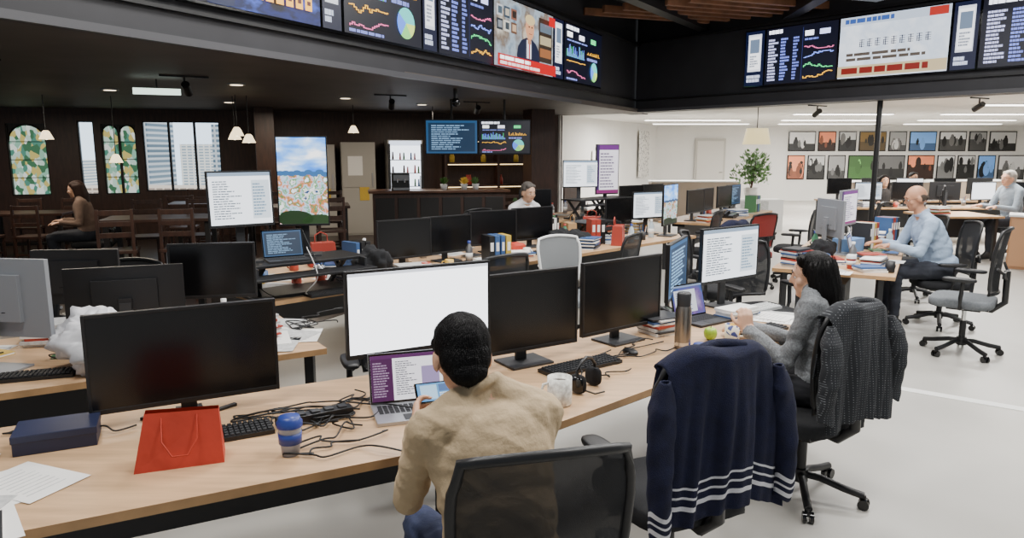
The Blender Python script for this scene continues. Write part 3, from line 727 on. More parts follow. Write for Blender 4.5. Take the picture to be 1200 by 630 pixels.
for k in (-1,1): b.sell((k*.07,0,.045),(.02,.042,.042),fabric_blk,.6,1); b.sell((k*.085,0,.045),(.012,.035,.035),blackg,.6,1)
b.tube([(-.08,0,.03),(-.06,-.08,.012),(-.01,-.1,.012)],.004,black,6)
b.obj('headset',(.33,3.12,Z),55)
b=B(); tm=mat('thermos_steel','#8f8a84',.3,.9)
b.lathe([(0,0),(.041,0),(.043,.01),(.043,.21),(.037,.235),(.036,.24)],(0,0,0),tm,28); b.lathe([(.037,.236),(.038,.30),(.033,.308),(0,.308)],(0,0,0),dgray,28); b.lathe([(.0435,.02),(.0437,.03),(.0435,.04)],(0,0,0),chrome,28)
b.obj('thermos_flask',(.92,3.80,Z))
b=B(); b.lathe([(0,.008),(.018,.0),(.034,.018),(.038,.04),(.032,.063),(.014,.072),(.004,.062),(0,.06)],(0,0,0),mat('apple_green','#9fc23a',.3,vary=(9,.15)),24); b.tube([(0,0,.06),(.004,.002,.085)],.002,darkwood,5)
b.obj('green_apple',(1.12,3.98,Z))
bl=mat('lid_blue','#2b3f8e',.4)
b=B(); b.lathe([(0,.028),(.036,.028),(.042,.02),(.043,0),(0,0)],(0,0,0),bl,24); b.obj('cup_lid',(1.02,3.80,Z))
def cup(loc,m,lid,name='travel_cup',h=.11):
    b=B(); b.lathe([(0,0),(.03,0),(.041,h)],(0,0,0),m,24); b.lathe([(.044,h-.006),(.045,h+.012),(.038,h+.02),(.036,h+.03),(0,h+.028)],(0,0,0),lid,24); b.lathe([(.0362,h*.4),(.0392,h*.4),(.041,h*.75),(.038,h*.75)],(0,0,0),lid,24)
    b.obj(name,loc)
cup((-.78,2.42,Z),mat('cup_gray','#a0a8b8',.4),bl)
def stack(loc,rot,n,cols,w=.3,d=.22,name='magazine_stack',th=.012):
    b=B(); z=0
    for i in range(n):
        t=th*(.6+rnd()); b.box(((rnd()-.5)*.03,(rnd()-.5)*.03,z+t/2),(w*(.85+.15*rnd()),d*(.85+.15*rnd()),t),cols[i%len(cols)],(0,0,(rnd()-.5)*.25)); z+=t
    return b.obj(name,loc,rot)
redp=mat('book_red','#a33a2c',.5); yel=mat('book_yellow','#c9a83f',.5); bluep=mat('book_blue','#3a5a8a',.5); grn=mat('book_green','#4e7a52',.5)
stack((.87,4.16,Z),30,8,[paper,dgray,papergr,redp,paper,bluep],.24,.2)
def papers(loc,rot,n=3,w=.21,d=.297,spread=.12,name='paper_sheets',ms=None):
    b=B()
    for i in range(n):
        a=(rnd()-.5)*1.2; cx,cy=(rnd()-.5)*2*spread,(rnd()-.5)*2*spread
        b.M=Matrix.Translation((cx,cy,.0015+.002*i))@Matrix.Rotation(a,4,'Z'); b.box((0,0,0),(w,d,.0012),(ms or [paper,paper,papergr])[i%3])
        for j in range(9): b.box((-.01,d*.35-j*.025,.0008),(w*(.5+.25*rnd()),.005,.0004),papergr)
    b.M=Matrix.Identity(4); return b.obj(name,loc,rot)
papers((1.72,4.5,Z),40,4,spread=.1); stack((1.45,4.55,Z),35,5,[paper,bluep,paper,papergr],.3,.16)
keyboard((1.62,4.72,Z),36,.42,.12,body=silver,keys=white)
papers((-1.70,1.98,Z),28,6,spread=.17); papers((-2.0,2.3,Z),10,5,spread=.14); papers((-1.62,2.25,Z),50,2,spread=.08); papers((-2.05,1.8,Z),50,3,spread=.08)
om=mat('bag_orange','#b83a26',.6,vary=(9,.08),bump=(9,.5))
b=B()
b.add([(-.14,-.06,0),(.14,-.06,0),(.14,.06,0),(-.14,.06,0),(-.1,-.02,.19),(.13,-.015,.18),(.13,.02,.18),(-.1,.02,.19)],[(3,2,1,0),(0,1,5,4),(1,2,6,5),(2,3,7,6),(3,0,4,7)],om)
b.tube([(-.05,-.02,.17),(-.05,-.06,.1),(-.02,-.075,.05),(.03,-.075,.05),(.06,-.06,.1),(.06,-.02,.17)],.003,om,6)
b.obj('orange_paper_bag',(-1.14,2.36,Z),20)
nvb=mat('box_navy','#1d2340',.5)
b=B(); b.box((0,0,.035),(.26,.17,.07),nvb); b.box((0,0,.06),(.266,.176,.028),nvb); b.obj('gift_box',(-1.66,2.52,Z),25,bevel=.003)
def crumple(name,loc,sz,m,amp=.05,seed=0,fr=5):
    b=B(); nu,nv=44,26
    b.sell((0,0,sz[2]),sz,m,.8,.9,nu=nu,nv=nv)
    V=[]
    for v in b.v:
        p=Vector(v); n_=noise.noise(p*fr*2+Vector((seed,0,0)))+.6*noise.noise(p*fr*5+Vector((0,seed,0))); d=Vector((p.x,p.y,(p.z-sz[2])*1.2)).normalized(); p=p+d*amp*n_; p.z=max(p.z,0.002); V.append(tuple(p))
    b.v=V; return b.obj(name,loc)
crumple('plastic_bag',(-1.98,3.42,Z),(.22,.16,.13),mat('plastic_white','#d6d6da',.3,vary=(12,.15)),.08,3)
b=B(); b.box((0,0,.02),(.3,.055,.035),black); 
for i in range(5): b.box((-.11+i*.055,0,.04),(.035,.035,.01),dgray)
b.obj('power_strip',(-.78,2.74,Z),32,bevel=.003)
cables('desk_cables',[wander(-.75,2.7,Z+.006,7,.09,.03,.03) for _ in range(6)]+[wander(-1.1,2.75,Z+.006,8,.08,.06,.02) for _ in range(7)]+[wander(.3,3.2,Z+.006,6,.07,.04,.05) for _ in range(3)]+[wander(-.8,2.4,Z+.006,6,.07,.05,.04) for _ in range(4)]+[wander(-1.9,2.6,Z+.006,6,.06,.05,.02) for _ in range(3)]+[wander(.5,3.6,Z+.006,6,.06,.06,.05) for _ in range(3)])
cables('desk_cables',[wander(-2.3+.5*i,3.7+.25*i,Z+.006,8,.12,.02,.02) for i in range(3) for _ in range(4)]+[[(-1.9,5.2,1.2),(-1.85,5.05,.95),(-1.7,5.1,.76),(-1.4,5.35,.75)],[(-1.6,5.5,1.2),(-1.45,5.4,.95),(-1.3,5.55,.76)]]+[wander(-.9+.7*i,6.3+.7*i,Z+.006,8,.14,.03,.03) for i in range(3) for _ in range(4)])
cables('white_cable',[[(-1.5,5.25,1.1),(-1.4,5.15,.9),(-1.5,5.2,.76),(-1.3,5.5,.75),(-1.1,5.7,.75)],wander(-.9,6.2,Z+.006,6,.1,.05,.05),wander(-1.5,3.8,Z+.006,6,.08,.03,.03)],cablew,.004)
monitor('computer_monitor',(-2.50,3.42,Z),172,.61,.38,.17,'off',body=silverp,logo=True)
monitor('computer_monitor',(-2.16,3.98,Z),200,.60,.36,.06,'off')
monitor('computer_monitor',(-2.62,4.3,Z),185,.5,.33,.14,'off')
monitor('computer_monitor',(-1.83,4.38,Z),12,.50,.34,.16,'off')
keyboard((-2.3,3.28,Z),200); keyboard((-1.55,3.85,Z),30)
papers((-1.35,3.9,Z),30,5,spread=.14); stack((-2.75,3.15,Z),20,5,[paper,redp,papergr],.24,.18)
mouse((-1.75,3.6,Z),10)
def riser(loc,rot,w=.7,d=.4,h=.22):
    b=B(); b.box((0,0,.012),(w*.9,d*.9,.02),black); b.box((0,0,h),(w,d,.022),black); b.box((0,-d*.65,h-.07),(w,.2,.018),black)
    for k in (-1,1):
        b.box((k*w*.38,0,h/2),(.03,math.hypot(h,d*.7),.03),dgray,(math.atan2(h,d*.7),0,0)); b.box((k*w*.34,0,h/2),(.03,math.hypot(h,d*.7),.03),dgray,(-math.atan2(h,d*.7),0,0))
        b.box((k*w*.45,-d*.55,h-.035),(.02,.1,.08),dgray)
    return b.obj('standing_desk_riser',loc,rot,bevel=.003)
riser((-1.62,5.42,Z),42,.95,.4,.24)
monitor('computer_monitor',(-1.6,5.58,Z+.25),12,.38,.68,.23,'landscape',bez=.01,S=1.1)
monitor('computer_monitor',(-1.95,5.22,Z+.25),38,.46,.40,.26,'doc',tilt=-4,S=1)
laptop((-1.66,5.30,Z+.25),30,'bluedark',.3,.2,body=dgray)
keyboard((-1.32,5.32,Z+.0),40)
for i,(x,y,a,k) in enumerate(((-.98,6.55,38,'off'),(-.62,6.9,40,'off'),(-.2,7.5,30,'off'),(.22,7.92,36,'off'))):
    monitor('computer_monitor',(x,y,Z),a,.56,.36,.08,k)
keyboard((-.55,6.6,Z),42); keyboard((.3,7.45,Z),42); keyboard((-1.0,6.05,Z),42)
papers((-.2,6.85,Z),30,4,spread=.15); stack((.05,7.15,Z),20,5,[paper,redp,papergr,bluep]); papers((.75,7.95,Z),30,3,spread=.15)
stack((-.85,6.2,Z),20,6,[paper,papergr,redp,yel]); stack((1.0,8.5,Z),20,6,[paper,bluep,papergr])
stack((-1.3,5.85,Z),60,7,[paper,dgray,papergr,bluep],.26,.2)
for x,y,c in ((-.75,6.25,'#b04a3a'),(.15,7.2,'#e0ddd6'),(.9,8.0,'#3d5a4a'),(-1.1,5.75,'#d8b050')): mug((x,y,Z),rnd()*360,mat('mug_'+c,c,.35),.04,.09)
crumple('black_backpack',(.62,7.95,Z),(.24,.15,.09),fabric_blk,.05,5)
crumple('black_backpack',(-1.15,5.98,Z),(.16,.13,.12),fabric_blk,.05,9)
crumple('orange_cushion',(.0,7.3,Z),(.13,.1,.07),om,.03,2)
riser((.95,8.75,Z),42,.6,.36,.2)
monitor('computer_monitor',(1.72,9.15,Z),30,.52,.34,.2,'doc',S=.9)
monitor('computer_monitor',(1.95,8.98,Z),60,.55,.5,.14,'landscape',S=.6)
monitor('computer_monitor',(1.35,9.2,Z),40,.5,.34,.12,'off')
riser((1.15,11.25,Z),42,.7,.4,.3); riser((1.6,11.7,Z),42,.6,.4,.3)
monitor('computer_monitor',(1.05,11.25,Z+.3),18,.58,.42,.18,'doc'); monitor('computer_monitor',(1.5,11.55,Z+.3),25,.42,.78,.06,'purple',S=.9)
for x,y,a,k in ((.35,10.95,30,'off'),(2.0,12.2,35,'off'),(2.45,12.7,40,'off'),(2.75,10.9,50,'off'),(3.0,11.3,50,'off'),(3.5,12.0,50,'off'),(3.8,12.5,50,'bluedark')):
    monitor('computer_monitor',(x,y,Z),a,.56,.35,.12,k)
stack((2.9,10.7,Z),30,8,[paper,redp,yel,papergr]); stack((3.6,11.6,Z),30,10,[paper,papergr,bluep])
monitor('computer_monitor',(3.4,7.35,Z),48,.5,.36,.3,'purple',body=silverp,S=1.0)
monitor('computer_monitor',(3.12,7.1,Z),95,.5,.36,.22,'off',body=silverp)
monitor('computer_monitor',(3.75,8.2,Z),70,.5,.34,.15,'off')
laptop((3.55,7.25,Z),60,'mac',.3,.2)
for x,y,n in ((2.75,6.55,9),(3.0,6.75,5),(3.3,6.55,7),(3.15,6.3,3),(3.5,7.0,5),(3.9,8.0,8),(4.2,8.3,10),(2.62,6.62,12)): stack((x,y,Z),rnd()*90,n,[paper,papergr,bluep,paper,redp,dgray],.24,.19)
papers((2.85,6.4,Z),30,4,spread=.12); papers((3.6,6.9,Z),30,3,spread=.06); mug((3.3,6.25,Z),30,black,.04,.1); mug((2.7,6.75,Z),30,yel,.04,.09)
b=B(); b.box((0,0,.07),(.3,.2,.14),mat('tissue_box','#6a94c8',.5)); b.sell((0,0,.16),(.05,.02,.04),paper); b.obj('tissue_box',(3.55,7.6,Z),40,bevel=.004)
cup((3.05,6.45,Z),redp,white,h=.1)
crumple('black_handbag',(3.0,6.95,Z),(.12,.09,.10),fabric_blk,.03,6)
b=B(); b.box((0,0,.3),(.42,.5,.6),mat('pedestal_gray','#3a3b3e',.5)); 
for z in (.12,.31,.5): b.box((0,-.255,z),(.38,.012,.17),dgray); b.box((0,-.265,z+.05),(.12,.01,.015),silver)
b.obj('drawer_pedestal',(2.95,6.75,0),-30,bevel=.004)
def bottle(loc,rot):
    b=B(); m=random.choice([mat('bottle_clear','#b8c8d0',.15),mat('bottle_green','#4f8a6a',.2),mat('bottle_steel','#9a9a9c',.3,.8)])
    b.lathe([(0,0),(.032,0),(.034,.01),(.034,.15),(.015,.185),(.014,.2)],(0,0,0),m,16); b.lathe([(.016,.198),(.016,.222),(0,.222)],(0,0,0),random.choice([white,bl,redp]),14); b.lathe([(.0345,.05),(.0348,.05),(.0348,.11),(.0345,.11)],(0,0,0),paper,16); b.obj('water_bottle',loc,rot)
def phone(loc,rot):
    b=B(); b.box((0,0,.03),(.19,.2,.045),black,(R(14),0,0)); b.box((.03,.045,.062),(.08,.05,.006),mat('lcd','#8a9a8a',.3),(R(14),0,0))
    for i in range(4):
        for j in range(3): b.box((.0+.026*j,-.018*i,.058-.005*i),(.018,.012,.008),silverp)
    b.tube([(-.07,-.08,.06),(-.07,-.05,.085),(-.07,.05,.1),(-.07,.085,.085)],.015,black,8); b.ball((-.07,-.08,.06),.022,black,10); b.ball((-.07,.085,.085),.022,black,10); b.obj('desk_phone',loc,rot)
def pencup(loc,rot):
    b=B(); b.lathe([(0,0),(.038,0),(.038,.1),(.035,.1),(.035,.01)],(0,0,0),random.choice([dgray,silver,yel]),16)
    for i in range(7):
        a=rnd()*6.28; b.cyl((.02*math.cos(a),.02*math.sin(a),.01),(.045*math.cos(a),.045*math.sin(a),.15+.03*rnd()),.004,random.choice([redp,bluep,yel,black,white]),n=6)
    b.obj('pencil_cup',loc,rot)
def notebook(loc,rot):
    b=B(); c=random.choice([redp,bluep,dgray,yel,grn]); b.box((0,0,.002),(.15,.21,.003),c); b.box((.003,0,.008),(.142,.2,.01),paper); b.box((0,0,.0145),(.15,.21,.003),c); b.cyl((.02,-.08,.02),(.05,.06,.02),.004,black,n=8); b.obj('notebook',loc,rot)
def binders(loc,rot,n=5):
    b=B()
    for i in range(n):
        c=random.choice([redp,bluep,dgray,yel,grn,white,black]); t=.035+.02*rnd(); b.box((i*.056,0,.14),(t,.2,.28),c); b.box((i*.056,-.102,.18),(t*.6,.004,.08),paper)
    b.obj('ring_binders',loc,rot,bevel=.002)
def bag(loc,rot):
    c=random.choice([(mat('bag_tan','#a8865c',.7)),(mat('bag_gray','#6a6c70',.8)),navy,redp]); b=B(); b.box((0,0,.11),(.26,.13,.22),c,taper=.82)
    b.tube([(-.06,-.04,.21),(-.055,-.045,.28),(0,-.045,.31),(.055,-.045,.28),(.06,-.04,.21)],.007,c,6); b.obj('tote_bag',loc,rot,bevel=.012)
def scatter(p,q,inn,n,seed,kinds='bppnnmsukr',dm_=.28,dd=.17):
    rs=random.Random(seed); p=Vector(p);q=Vector(q);nrm=Vector((-(q-p).y,(q-p).x)).normalized(); c=0; tries=0
    while c<n and tries<700:
        tries+=1; pt=p+(q-p)*rs.uniform(.03,.97)+nrm*rs.uniform(.1,inn)
        ok=all((Vector(o.location[:2])-pt).length>(dm_ if ('monitor' in o.name or 'riser' in o.name or 'binder' in o.name) else dd) for o in bpy.data.objects if abs(o.location.z-Z)<.01)
        if not ok: continue
        c+=1; kind=rs.choice(kinds); L=(pt.x,pt.y,Z); r=rs.uniform(0,360)
        if kind=='b': bottle(L,r)
        elif kind=='p': papers(L,r,3,spread=.05)
        elif kind=='n': notebook(L,r)
        elif kind=='m': 
            cc=rs.choice(['#b04a3a','#e0ddd6','#3d5a4a','#d8b050','#4a6a9a']); mug(L,r,mat('mug_'+cc,cc,.35),.04,.09)
        elif kind=='s': stack(L,r,rs.randint(4,12),rs.choice([[paper,papergr,redp],[paper,bluep,dgray],[yel,paper,papergr]]),.24,.19)
        elif kind=='u': pencup(L,r)
        elif kind=='k': phone(L,r)
        elif kind=='g': bag(L,r)
        elif kind=='r': binders(L,r%60,rs.randint(2,4))
scatter((-3.4,2.39),(-1.0,3.80),.95,22,3,'bppnnmsukg')
scatter((-1.72,4.98),(2.3,9.0),1.2,64,4,'bppnmsukrsg')
scatter((3.22,6.0),(4.6,8.4),.85,16,5)
scatter((3.0,10.4),(4.6,12.8),.8,12,6)
scatter((.4,10.6),(3.0,13.2),.8,12,7)
notebook((-1.5,1.86,Z),35); notebook((-.2,2.68,Z),70)
phone((.98,4.42,Z),40)

# ================================================================ CHAIRS
office_chair((.02,1.80,0),14,seat=.47,top=1.13,wb=.44)
office_chair((.63,2.72,0),24,seat=.47,top=1.07,wb=.48,twist=50)
office_chair((1.52,3.60,0),30,seat=.46,top=1.04,wb=.44,twist=10)
office_chair((4.02,6.3,0),50,seat=.50,top=1.14,wb=.50,seatm=fabric_gry,twist=8,lumbar=fabric_gry)
office_chair((4.42,7.34,0),78,seat=.47,top=1.08)
def mcard(u,t):
    for a in (.43,.465,.50):
        if abs(t-a)<.007: return knitw
    return navy
drape('navy_cardigan',(.63,2.72,0),24,mcard,w=.51,top=1.10,lf=.3,lb=.57,flare=.05,ph=.6,sleeves=.55,collar=True)
tweed=vmat('tweed','check',['#55585d','#8a8d91','#2a2c30'],26,rough=.95)
drape('tweed_jacket',(1.52,3.60,0),30,lambda u,t:tweed,w=.46,top=1.07,lf=.3,lb=.55,flare=.03,ph=2,sleeves=.45,collar=True)
for x,y,a in ((-.60,3.90,200),(-2.75,4.9,170),(-3.3,4.6,170),(-.2,5.6,40),(.95,6.95,60),(2.2,7.8,40),(2.1,6.0,200),(2.5,9.6,60),(1.9,6.9,250),(-.3,8.9,220),(3.9,9.9,60),(4.9,8.7,80),(5.3,11.0,60),(1.6,10.6,40),(-.6,9.9,40)):
    office_chair((x,y,0),a,top=1.02,twist=rnd()*70)
office_chair((.55,6.55,0),210,top=1.0,frame=white,seatm=fabric_gry,meshmat=mat('mesh_gray','#777a7c',.8))
office_chair((3.1,9.4,0),30,top=1.0,seatm=mat('seat_red','#8a2f2a',.9),meshmat=mat('mesh_red','#8a2f2a',.8))
drape('navy_coat',(2.2,7.8,0),40,lambda u,t:navy,w=.5,top=1.05,lb=.5)
drape('navy_coat',(-.60,3.90,0),200,lambda u,t:navy,w=.5,top=1.05,lb=.5)

# ================================================================ PEOPLE
person('man_in_beige_shirt',(-.02,1.93,0),22,chy=.10,ny=.16,hy=.215,hz=1.185,pitch=24,yaw=-4,lw=(-.14,.46,.88),rw=(.075,.46,.88),
  lh=((.25,.75,.5),(.9,-.1,.1),.8),rh=((-.25,.75,.5),(-.9,-.1,.1),.8),top='#bda684',pants='#2b3350',hair='short',haircol='#0f0d0e',vox=.0065,scale=1.0,sh=.185,bulk=1.07,eout=.3,hx=-.055)
b=B(); b.box((0,0,0),(.152,.009,.075),blackg); content(b,'app',-.07,-.033,.14,.066,-.0047,1.1)
ph=b.obj('smartphone',(-.262,2.43,.965),22); ph.rotation_euler=(R(-42),0,R(20))
person('woman_in_gray_cardigan',(1.62,3.68,0),56,chy=.03,ny=.06,hy=.075,hz=1.15,pitch=8,yaw=14,lw=(-.10,.36,.84),rw=(.14,.42,.80),
  lh=((.1,.2,.95),(.6,.3,0),1.0),rh=((-.2,1,0),(0,0,-1),.5),top='#7a7d80',topvary=(120,.35),pants='#1a1b20',skin='#d9ab8e',hair='long',haircol='#0c0a0a',vox=.007,sh=.16,bulk=.90,eout=.2)
person('bald_man_in_blue_shirt',(4.38,7.34,0),82,chy=.13,ny=.2,hy=.27,hz=1.235,pitch=16,lw=(-.14,.52,.80),rw=(.12,.52,.80),
  lh=((.1,1,-.05),(0,0,-1),.4),rh=((-.1,1,-.05),(0,0,-1),.5),top='#9fb3cc',pants='#2a2d36',skin='#c48f70',hair='fringe',haircol='#4a4038',vox=.009,scale=1.06,bulk=1.12,glasses=True)
person('man_in_white_shirt',(.1,9.4,0),215,chy=.08,ny=.12,hy=.18,hz=1.2,pitch=12,lw=(-.15,.45,.78),rw=(.15,.45,.78),top='#d8d8da',skin='#caa084',haircol='#55504c',vox=.012,scale=1.05)
person('woman_at_table',(-6.15,10.5,0),110,chy=.05,ny=.08,hy=.12,hz=1.18,pitch=10,lw=(-.2,.3,.75),rw=(.2,.35,.75),top='#6a564a',skin='#d3a384',hair='long',haircol='#2a1a14',vox=.013,scale=1.04)
person('man_in_gray_shirt',(8.35,12.1,0),95,chy=.05,ny=.08,hy=.12,hz=1.18,lw=(-.15,.4,.78),rw=(.15,.4,.78),top='#8c97a2',skin='#c8967a',haircol='#9a948c',vox=.012,glasses=True,scale=1.12)
person('woman_in_dark_top',(7.4,14.6,0),170,chy=.08,ny=.12,hy=.16,hz=1.18,lw=(-.15,.4,.78),rw=(.15,.4,.78),top='#3a3634',hair='long',haircol='#191312',vox=.013)
person('man_at_far_desk',(8.9,16.4,0),190,chy=.08,ny=.12,hy=.16,hz=1.18,lw=(-.15,.4,.78),rw=(.15,.4,.78),top='#6a4038',haircol='#151212',vox=.013)
office_chair((8.45,12.1,0),95); office_chair((7.4,14.7,0),170); office_chair((-6.1,10.5,0),110,arms=False,name='cafe_chair',top=.85); office_chair((8.9,16.5,0),190); office_chair((.12,9.5,0),215,top=.98)

# ================================================================ FAR OFFICE
desk('office_desk',[(6.2,13.4),(9.8,13.4)],[(6.2,14.1),(9.8,14.1)])
desk('office_desk',[(6.6,15.2),(10.6,15.2)],[(6.6,15.9),(10.6,15.9)])
desk('office_desk',[(6.8,11.6),(7.9,11.6)],[(6.8,12.6),(7.9,12.6)])
for i in range(5): monitor('computer_monitor',(6.7+i*.72,13.7,Z),(5,-8,170,12,0)[i],.54,.34,.12,('doc','off','off','white','off')[i],S=.8)
for i in range(5): monitor('computer_monitor',(7.0+i*.75,15.6,Z),(5,175,-10,12,180)[i],.54,.34,.12,('off','off','white','off','off')[i],S=.8)
monitor('computer_monitor',(7.3,12.3,Z),60,.54,.34,.12,'doc',S=.8)
stack((7.0,11.9,Z),20,10,[paper,papergr,redp,grn]); stack((6.6,13.6,Z),20,8,[paper,papergr,bluep])
scatter((6.2,13.4),(9.8,13.4),.6,10,8); scatter((6.6,15.2),(10.6,15.2),.6,8,9)
b=B(); b.box((0,0,.4),(1.7,.5,.8),mat('cabinet_tan','#a67a56',.5,vary=(4,.15))); b.box((0,0,.81),(1.74,.54,.03),white)
for k in (-1,0,1): b.box((k*.56,-.255,.4),(.53,.012,.72),mat('cabinet_tan2','#b88a64',.5)); b.box((k*.56+.2,-.265,.6),(.015,.012,.12),silver)
b.obj('storage_cabinet',(8.4,10.7,0),-35,bevel=.004)
b=B(); b.box((0,0,.35),(1.3,.45,.7),white); b.box((0,-.23,.35),(.62,.012,.64),papergr); b.obj('storage_cabinet',(5.4,16.4,0),0)
for x,y in ((4.6,18.5),(9.5,18.2),(12,19)):
    b=B(); b.box((0,0,.5),(2.2,.4,1.0),mat('low_cabinet','#8a7a6a',.6,vary=(2,.1))); b.box((0,0,1.01),(2.24,.44,.03),white); b.obj('storage_cabinet',(x,y,0))
b=B(); b.lathe([(0,0),(.12,0),(.17,.26),(.15,.26),(.14,.22),(0,.22)],(0,0,0),mat('pot_white','#d8d4cc',.4),20)
lf=mat('leaf_green','#4a7532',.5,vary=(6,.3)); tr=mat('bark','#4a3424',.8)
for i in range(11):
    a=rnd()*6.28; r=.1+.3*rnd(); hgt=.5+.55*rnd(); tip=Vector((r*math.cos(a),r*math.sin(a),hgt)); b.tube([(0,0,.2),(tip.x*.3,tip.y*.3,.45),tip],.009,tr,5)
    for k in range(46):
        p=tip+Vector((rnd()-.5,rnd()-.5,rnd()-.6))*.4; d=Vector((rnd()-.5,rnd()-.5,rnd()-.2)).normalized()*.11; s_=d.orthogonal().normalized()*.034
        b.add([p,p+d*.5+s_,p+d,p+d*.5-s_],[(0,1,2,3)],lf)
b.obj('potted_ficus',(5.35,16.3,.7))
b=B(); b.lathe([(.2,0),(.26,-.3),(.258,-.3),(.198,0)],(0,0,0),emat('#f2dca0',1.6),28); b.cyl((0,0,0),(0,0,.42),.008,black); b.obj('pendant_lamp',(4.75,14.3,2.2))
b=B(); b.cyl((0,0,0),(0,0,2.62),.045,black,n=18); b.cyl((0,0,0),(0,0,.03),.1,black,n=18); b.obj('steel_column',(6.15,12.4,0))
# ================================================================ CAFE AREA (left)
def pend(x,y,z):
    b=B(); b.cyl((0,0,z+.12),(0,0,2.6),.006,black); b.lathe([(.03,.13),(.05,.11),(.1,0),(.097,0),(.045,.1)],(0,0,z),emat('#ffe6b8',2.6),20); b.ball((0,0,z+.03),.035,emat('#fff4da',6)); b.obj('pendant_lamp',(x,y,0))
for x,y,z in ((-6.95,11,1.95),(-6.1,11.3,1.6),(-4.1,11,2.0),(-4.0,11.2,1.9),(-4.25,11.3,1.95),(-2.9,13.5,2.1),(-1.5,14,2.1)): pend(x,y,z)
def cafe_table(x,y,a=0,h=1.0,w=1.3):
    b=B(); b.box((0,0,h-.02),(w,.75,.04),darkwood)
    for k in (-1,1):
        for j in (-1,1): b.box((k*(w/2-.07),j*.3,(h-.04)/2),(.06,.06,h-.04),frame)
    b.box((0,0,.25),(w-.14,.05,.05),frame); b.obj('cafe_table',(x,y,0),a,bevel=.004)
def wchair(x,y,a,s=.45):
    b=B(); b.box((0,0,s),(.42,.42,.035),darkwood)
    for k in (-1,1): 
        b.box((k*.18,.18,s/2),(.035,.035,s),darkwood); b.box((k*.18,-.19,(s+.5)/2),(.035,.035,s+.5),darkwood)
    for z in (s+.2,s+.33,s+.46): b.box((0,-.19,z),(.36,.02,.06),darkwood)
    b.box((0,.18,s*.4),(.36,.02,.03),darkwood); b.box((0,-.19,s*.4),(.36,.02,.03),darkwood); b.obj('wooden_chair',(x,y,0),a,bevel=.003)
for x,y,a in ((-4.5,9.3,15),(-8.0,9.8,20),(-4.9,11.9,15),(-8.0,12.0,10),(-3.2,11.3,15)): 
    cafe_table(x,y,a,.95 if x>-5 else .78)
    ca,sa=math.cos(R(a)),math.sin(R(a))
    for dx,dy,aa in ((-.35,-.72,0),(.35,-.72,0),(-.35,.72,180),(.35,.72,180)): wchair(x+dx*ca-dy*sa,y+dx*sa+dy*ca,aa+a+rnd()*16-8,.62 if x>-5 else .45)
b=B(); b.box((0,0,.53),(2.3,.55,1.06),darkwood); b.box((0,0,1.08),(2.45,.7,.04),mat('bar_top','#5a3c2c',.3,vary=(4,.25)))
for i in range(6): b.box((-.95+i*.38,-.28,.53),(.32,.02,.9),frame)
b.obj('bar_counter',(-1.3,12.9,0),12,bevel=.004)
for i,(x,y) in enumerate(((-1.2,12.85),(-.85,12.95),(-.65,13.0))):
    b=B(); b.lathe([(0,0),(.05,0),(.065,.1),(.055,.1),(0,.09)],(0,0,0),white,16)
    for k in range(30):
        d=Vector((rnd()-.5,rnd()-.5,.3+rnd())).normalized()*.14; s_=d.orthogonal().normalized()*.018; b.add([(0,0,.09),Vector((0,0,.09))+d*.5+s_,Vector((0,0,.09))+d,Vector((0,0,.09))+d*.5-s_],[(0,1,2,3)],[lf,mat('flower_yellow','#e0c050',.6),lf][i])
    b.obj('potted_flowers',(x,y,1.10))
b=B(); b.box((0,0,.15),(.3,.35,.3),black); b.box((0,-.185,.22),(.26,.02,.1),silverp); b.cyl((-.06,-.22,.2),(-.06,-.22,.14),.015,chrome,n=8); b.cyl((.06,-.22,.2),(.06,-.22,.14),.015,chrome,n=8); b.box((0,-.22,.03),(.28,.12,.04),silverp); b.obj('coffee_machine',(-1.95,12.76,1.10),12,bevel=.004)
def appliance(x,y,w,h,m,name,glow=None):
    b=B(); b.box((0,0,h/2),(w,.6,h),m)
    if glow:
        b.box((0,-.302,h*.55),(w*.86,.01,h*.78),glow)
        for z in (.18,.32,.46,.6,.74): b.box((0,-.318,h*z+.1),(w*.84,.03,.018),silverp)
        for j in range(5):
            for i in range(8):
                if rnd()<.75:
                    x_=-w*.36+i*w*.103; z_=h*(.18+.14*j)+.11; b.cyl((x_,-.33,z_),(x_,-.33,z_+.13+.04*rnd()),.022,random.choice([redp,bluep,grn,yel,silverp,darkwood]),.014,n=8)
        for k in (-1,1): b.box((k*w*.46,-.33,h*.55),(.05,.04,h*.82),dgray)
        b.box((w*.4,-.36,h*.5),(.02,.02,.5),silver); b.box((0,-.31,h*.965),(w*.9,.015,.1),emat('#dfeaff',2.0))
    else:
        b.box((0,-.305,h*.75),(w*.94,.012,h*.46),m); b.box((0,-.305,h*.26),(w*.94,.012,h*.48),m); b.box((w*.4,-.32,h*.6),(.02,.02,.3),silver)
        b.box((-w*.1,-.315,h*.75),(.3,.006,.4),paper); b.box((w*.15,-.315,h*.45),(.2,.006,.28),yel)
    b.obj(name,(x,y,0),16,bevel=.005)
fg=mat('fridge_gray','#a8a49c',.4)
appliance(-2.35,15.9,.75,2.0,fg,'drinks_fridge',emat('#eaf2ff',3.2)); appliance(-3.3,15.65,.7,1.95,fg,'refrigerator'); appliance(-4.05,15.45,.6,1.9,fg,'refrigerator')
b=B()
for x in (0,1.2,2.4): b.box((x,0,1.2),(.06,.35,2.4),darkwood)
for z in (.5,1.0,1.5,2.0): b.box((1.2,0,z),(2.4,.35,.04),darkwood)
for i in range(26):
    z=(.52,1.02,1.52,2.02)[i%4]; b.lathe([(0,0),(.04,0),(.04,.12),(.015,.18),(.015,.22),(0,.22)],(.12+(i*.37)%2.2,-.05,z),[grn,redp,yel,white][i%4],10)
for z in (1.0,1.5,2.0): b.box((1.2,-.15,z-.03),(2.3,.02,.015),emat('#ffdca0',4))
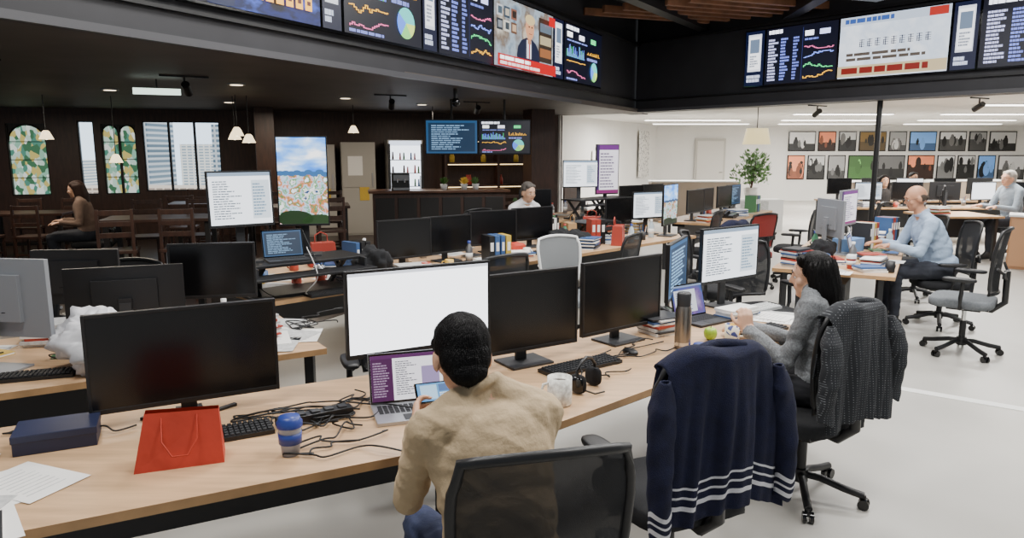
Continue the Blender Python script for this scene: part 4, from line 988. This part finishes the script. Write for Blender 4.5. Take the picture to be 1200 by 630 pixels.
b.obj('bottle_shelf',(-1.5,16.3,0),16)
b=B()
for k,kd in ((-1,'bluedark'),(1,'pie')):
    b.box((k*.43,0,2.0),(.85,.06,.56),blackg); content(b,kd,k*.43-.41,1.74,.82,.52,-.032,1.1)
    b.cyl((k*.43,.03,2.25),(k*.43,.03,2.6),.02,black)
b.obj('hanging_screens',(-.55,12.0,0),5)
b=B(); b.box((0,0,1.3),(.5,.5,2.6),darkwood); b.obj('timber_column',(.55,15.2,0),20)
b=B(); b.box((0,0,1.3),(.35,.35,2.6),darkwood); b.obj('timber_column',(-4.8,14.3,0),20)
b=B(); b.box((0,0,.65),(.8,.04,1.3),darkwood); b.obj('timber_screen',(1.3,15.8,0.0),60)
wchair(-.1,14.2,30)
b=B(); b.cyl((0,0,2.6),(0,0,2.45),.03,black); b.ball((0,0,2.42),.06,blackg); b.obj('security_camera',(-.75,9.9,0)); 
b=B(); b.box((0,0,0),(.5,.3,.2),black); b.box((0,0,.4),(.05,.05,.7),black); b.cyl((.1,-.15,0),(.1,-.25,0),.06,blackg,n=14); b.obj('projector',(5.2,11.0,4.05),20)
cm=mat('tote_canvas','#c8b890',.8,bump=(60,.4))
b=B(); b.box((0,0,.2),(.34,.14,.4),cm,taper=.9)
b.tube([(-.08,-.06,.38),(-.07,-.07,.52),(.07,-.07,.52),(.08,-.06,.38)],.008,cm,6); b.obj('tote_bag',(-.62,1.75,0),15,bevel=.01)
# ================================================================ LIGHTS
def area(x,y,z,sx_,sy_,e,c=(1,.98,.95),rx=0,rz=0):
    l=bpy.data.lights.new('ceiling_lamp','AREA'); l.shape='RECTANGLE'; l.size=sx_; l.size_y=sy_; l.energy=e; l.color=c
    o=bpy.data.objects.new('ceiling_lamp',l); o.location=(x,y,z); o.rotation_euler=(R(rx),0,R(rz)); bpy.context.collection.objects.link(o)
for x,y,e in ((-1.5,2,120),(1.8,2.2,130),(-.6,5.5,145),(2.6,5.2,170),(1.5,8.5,150),(4.8,4.5,180),(4.6,8.2,170)): area(x,y,4.5,1.0,1.0,e)
for x,y in ((8,12.5),(12,13),(8,18),(12,18),(10,22.5),(15,21),(4.2,19)): area(x,y,2.5,2.5,1.0,250,(1,.97,.92))
for x,y in ((-6.5,10),(-4,13),(-1.5,14),(-4,7),(-8.5,11.5)): area(x,y,2.5,.8,.8,45,(1,.87,.7))
w=bpy.data.worlds.new('world'); bpy.context.scene.world=w; w.use_nodes=True; w.node_tree.nodes['Background'].inputs[0].default_value=(.86,.93,1,1); w.node_tree.nodes['Background'].inputs[1].default_value=.45
# ================================================================ CAMERA
cd=bpy.data.cameras.new('camera'); cam=bpy.data.objects.new('camera',cd); bpy.context.collection.objects.link(cam)
cam.location=(0,0,1.8); cam.rotation_euler=(R(90-9.35),0,0); cd.sensor_width=36; cd.lens=850/1200*36; cd.clip_end=200
bpy.context.scene.camera=cam
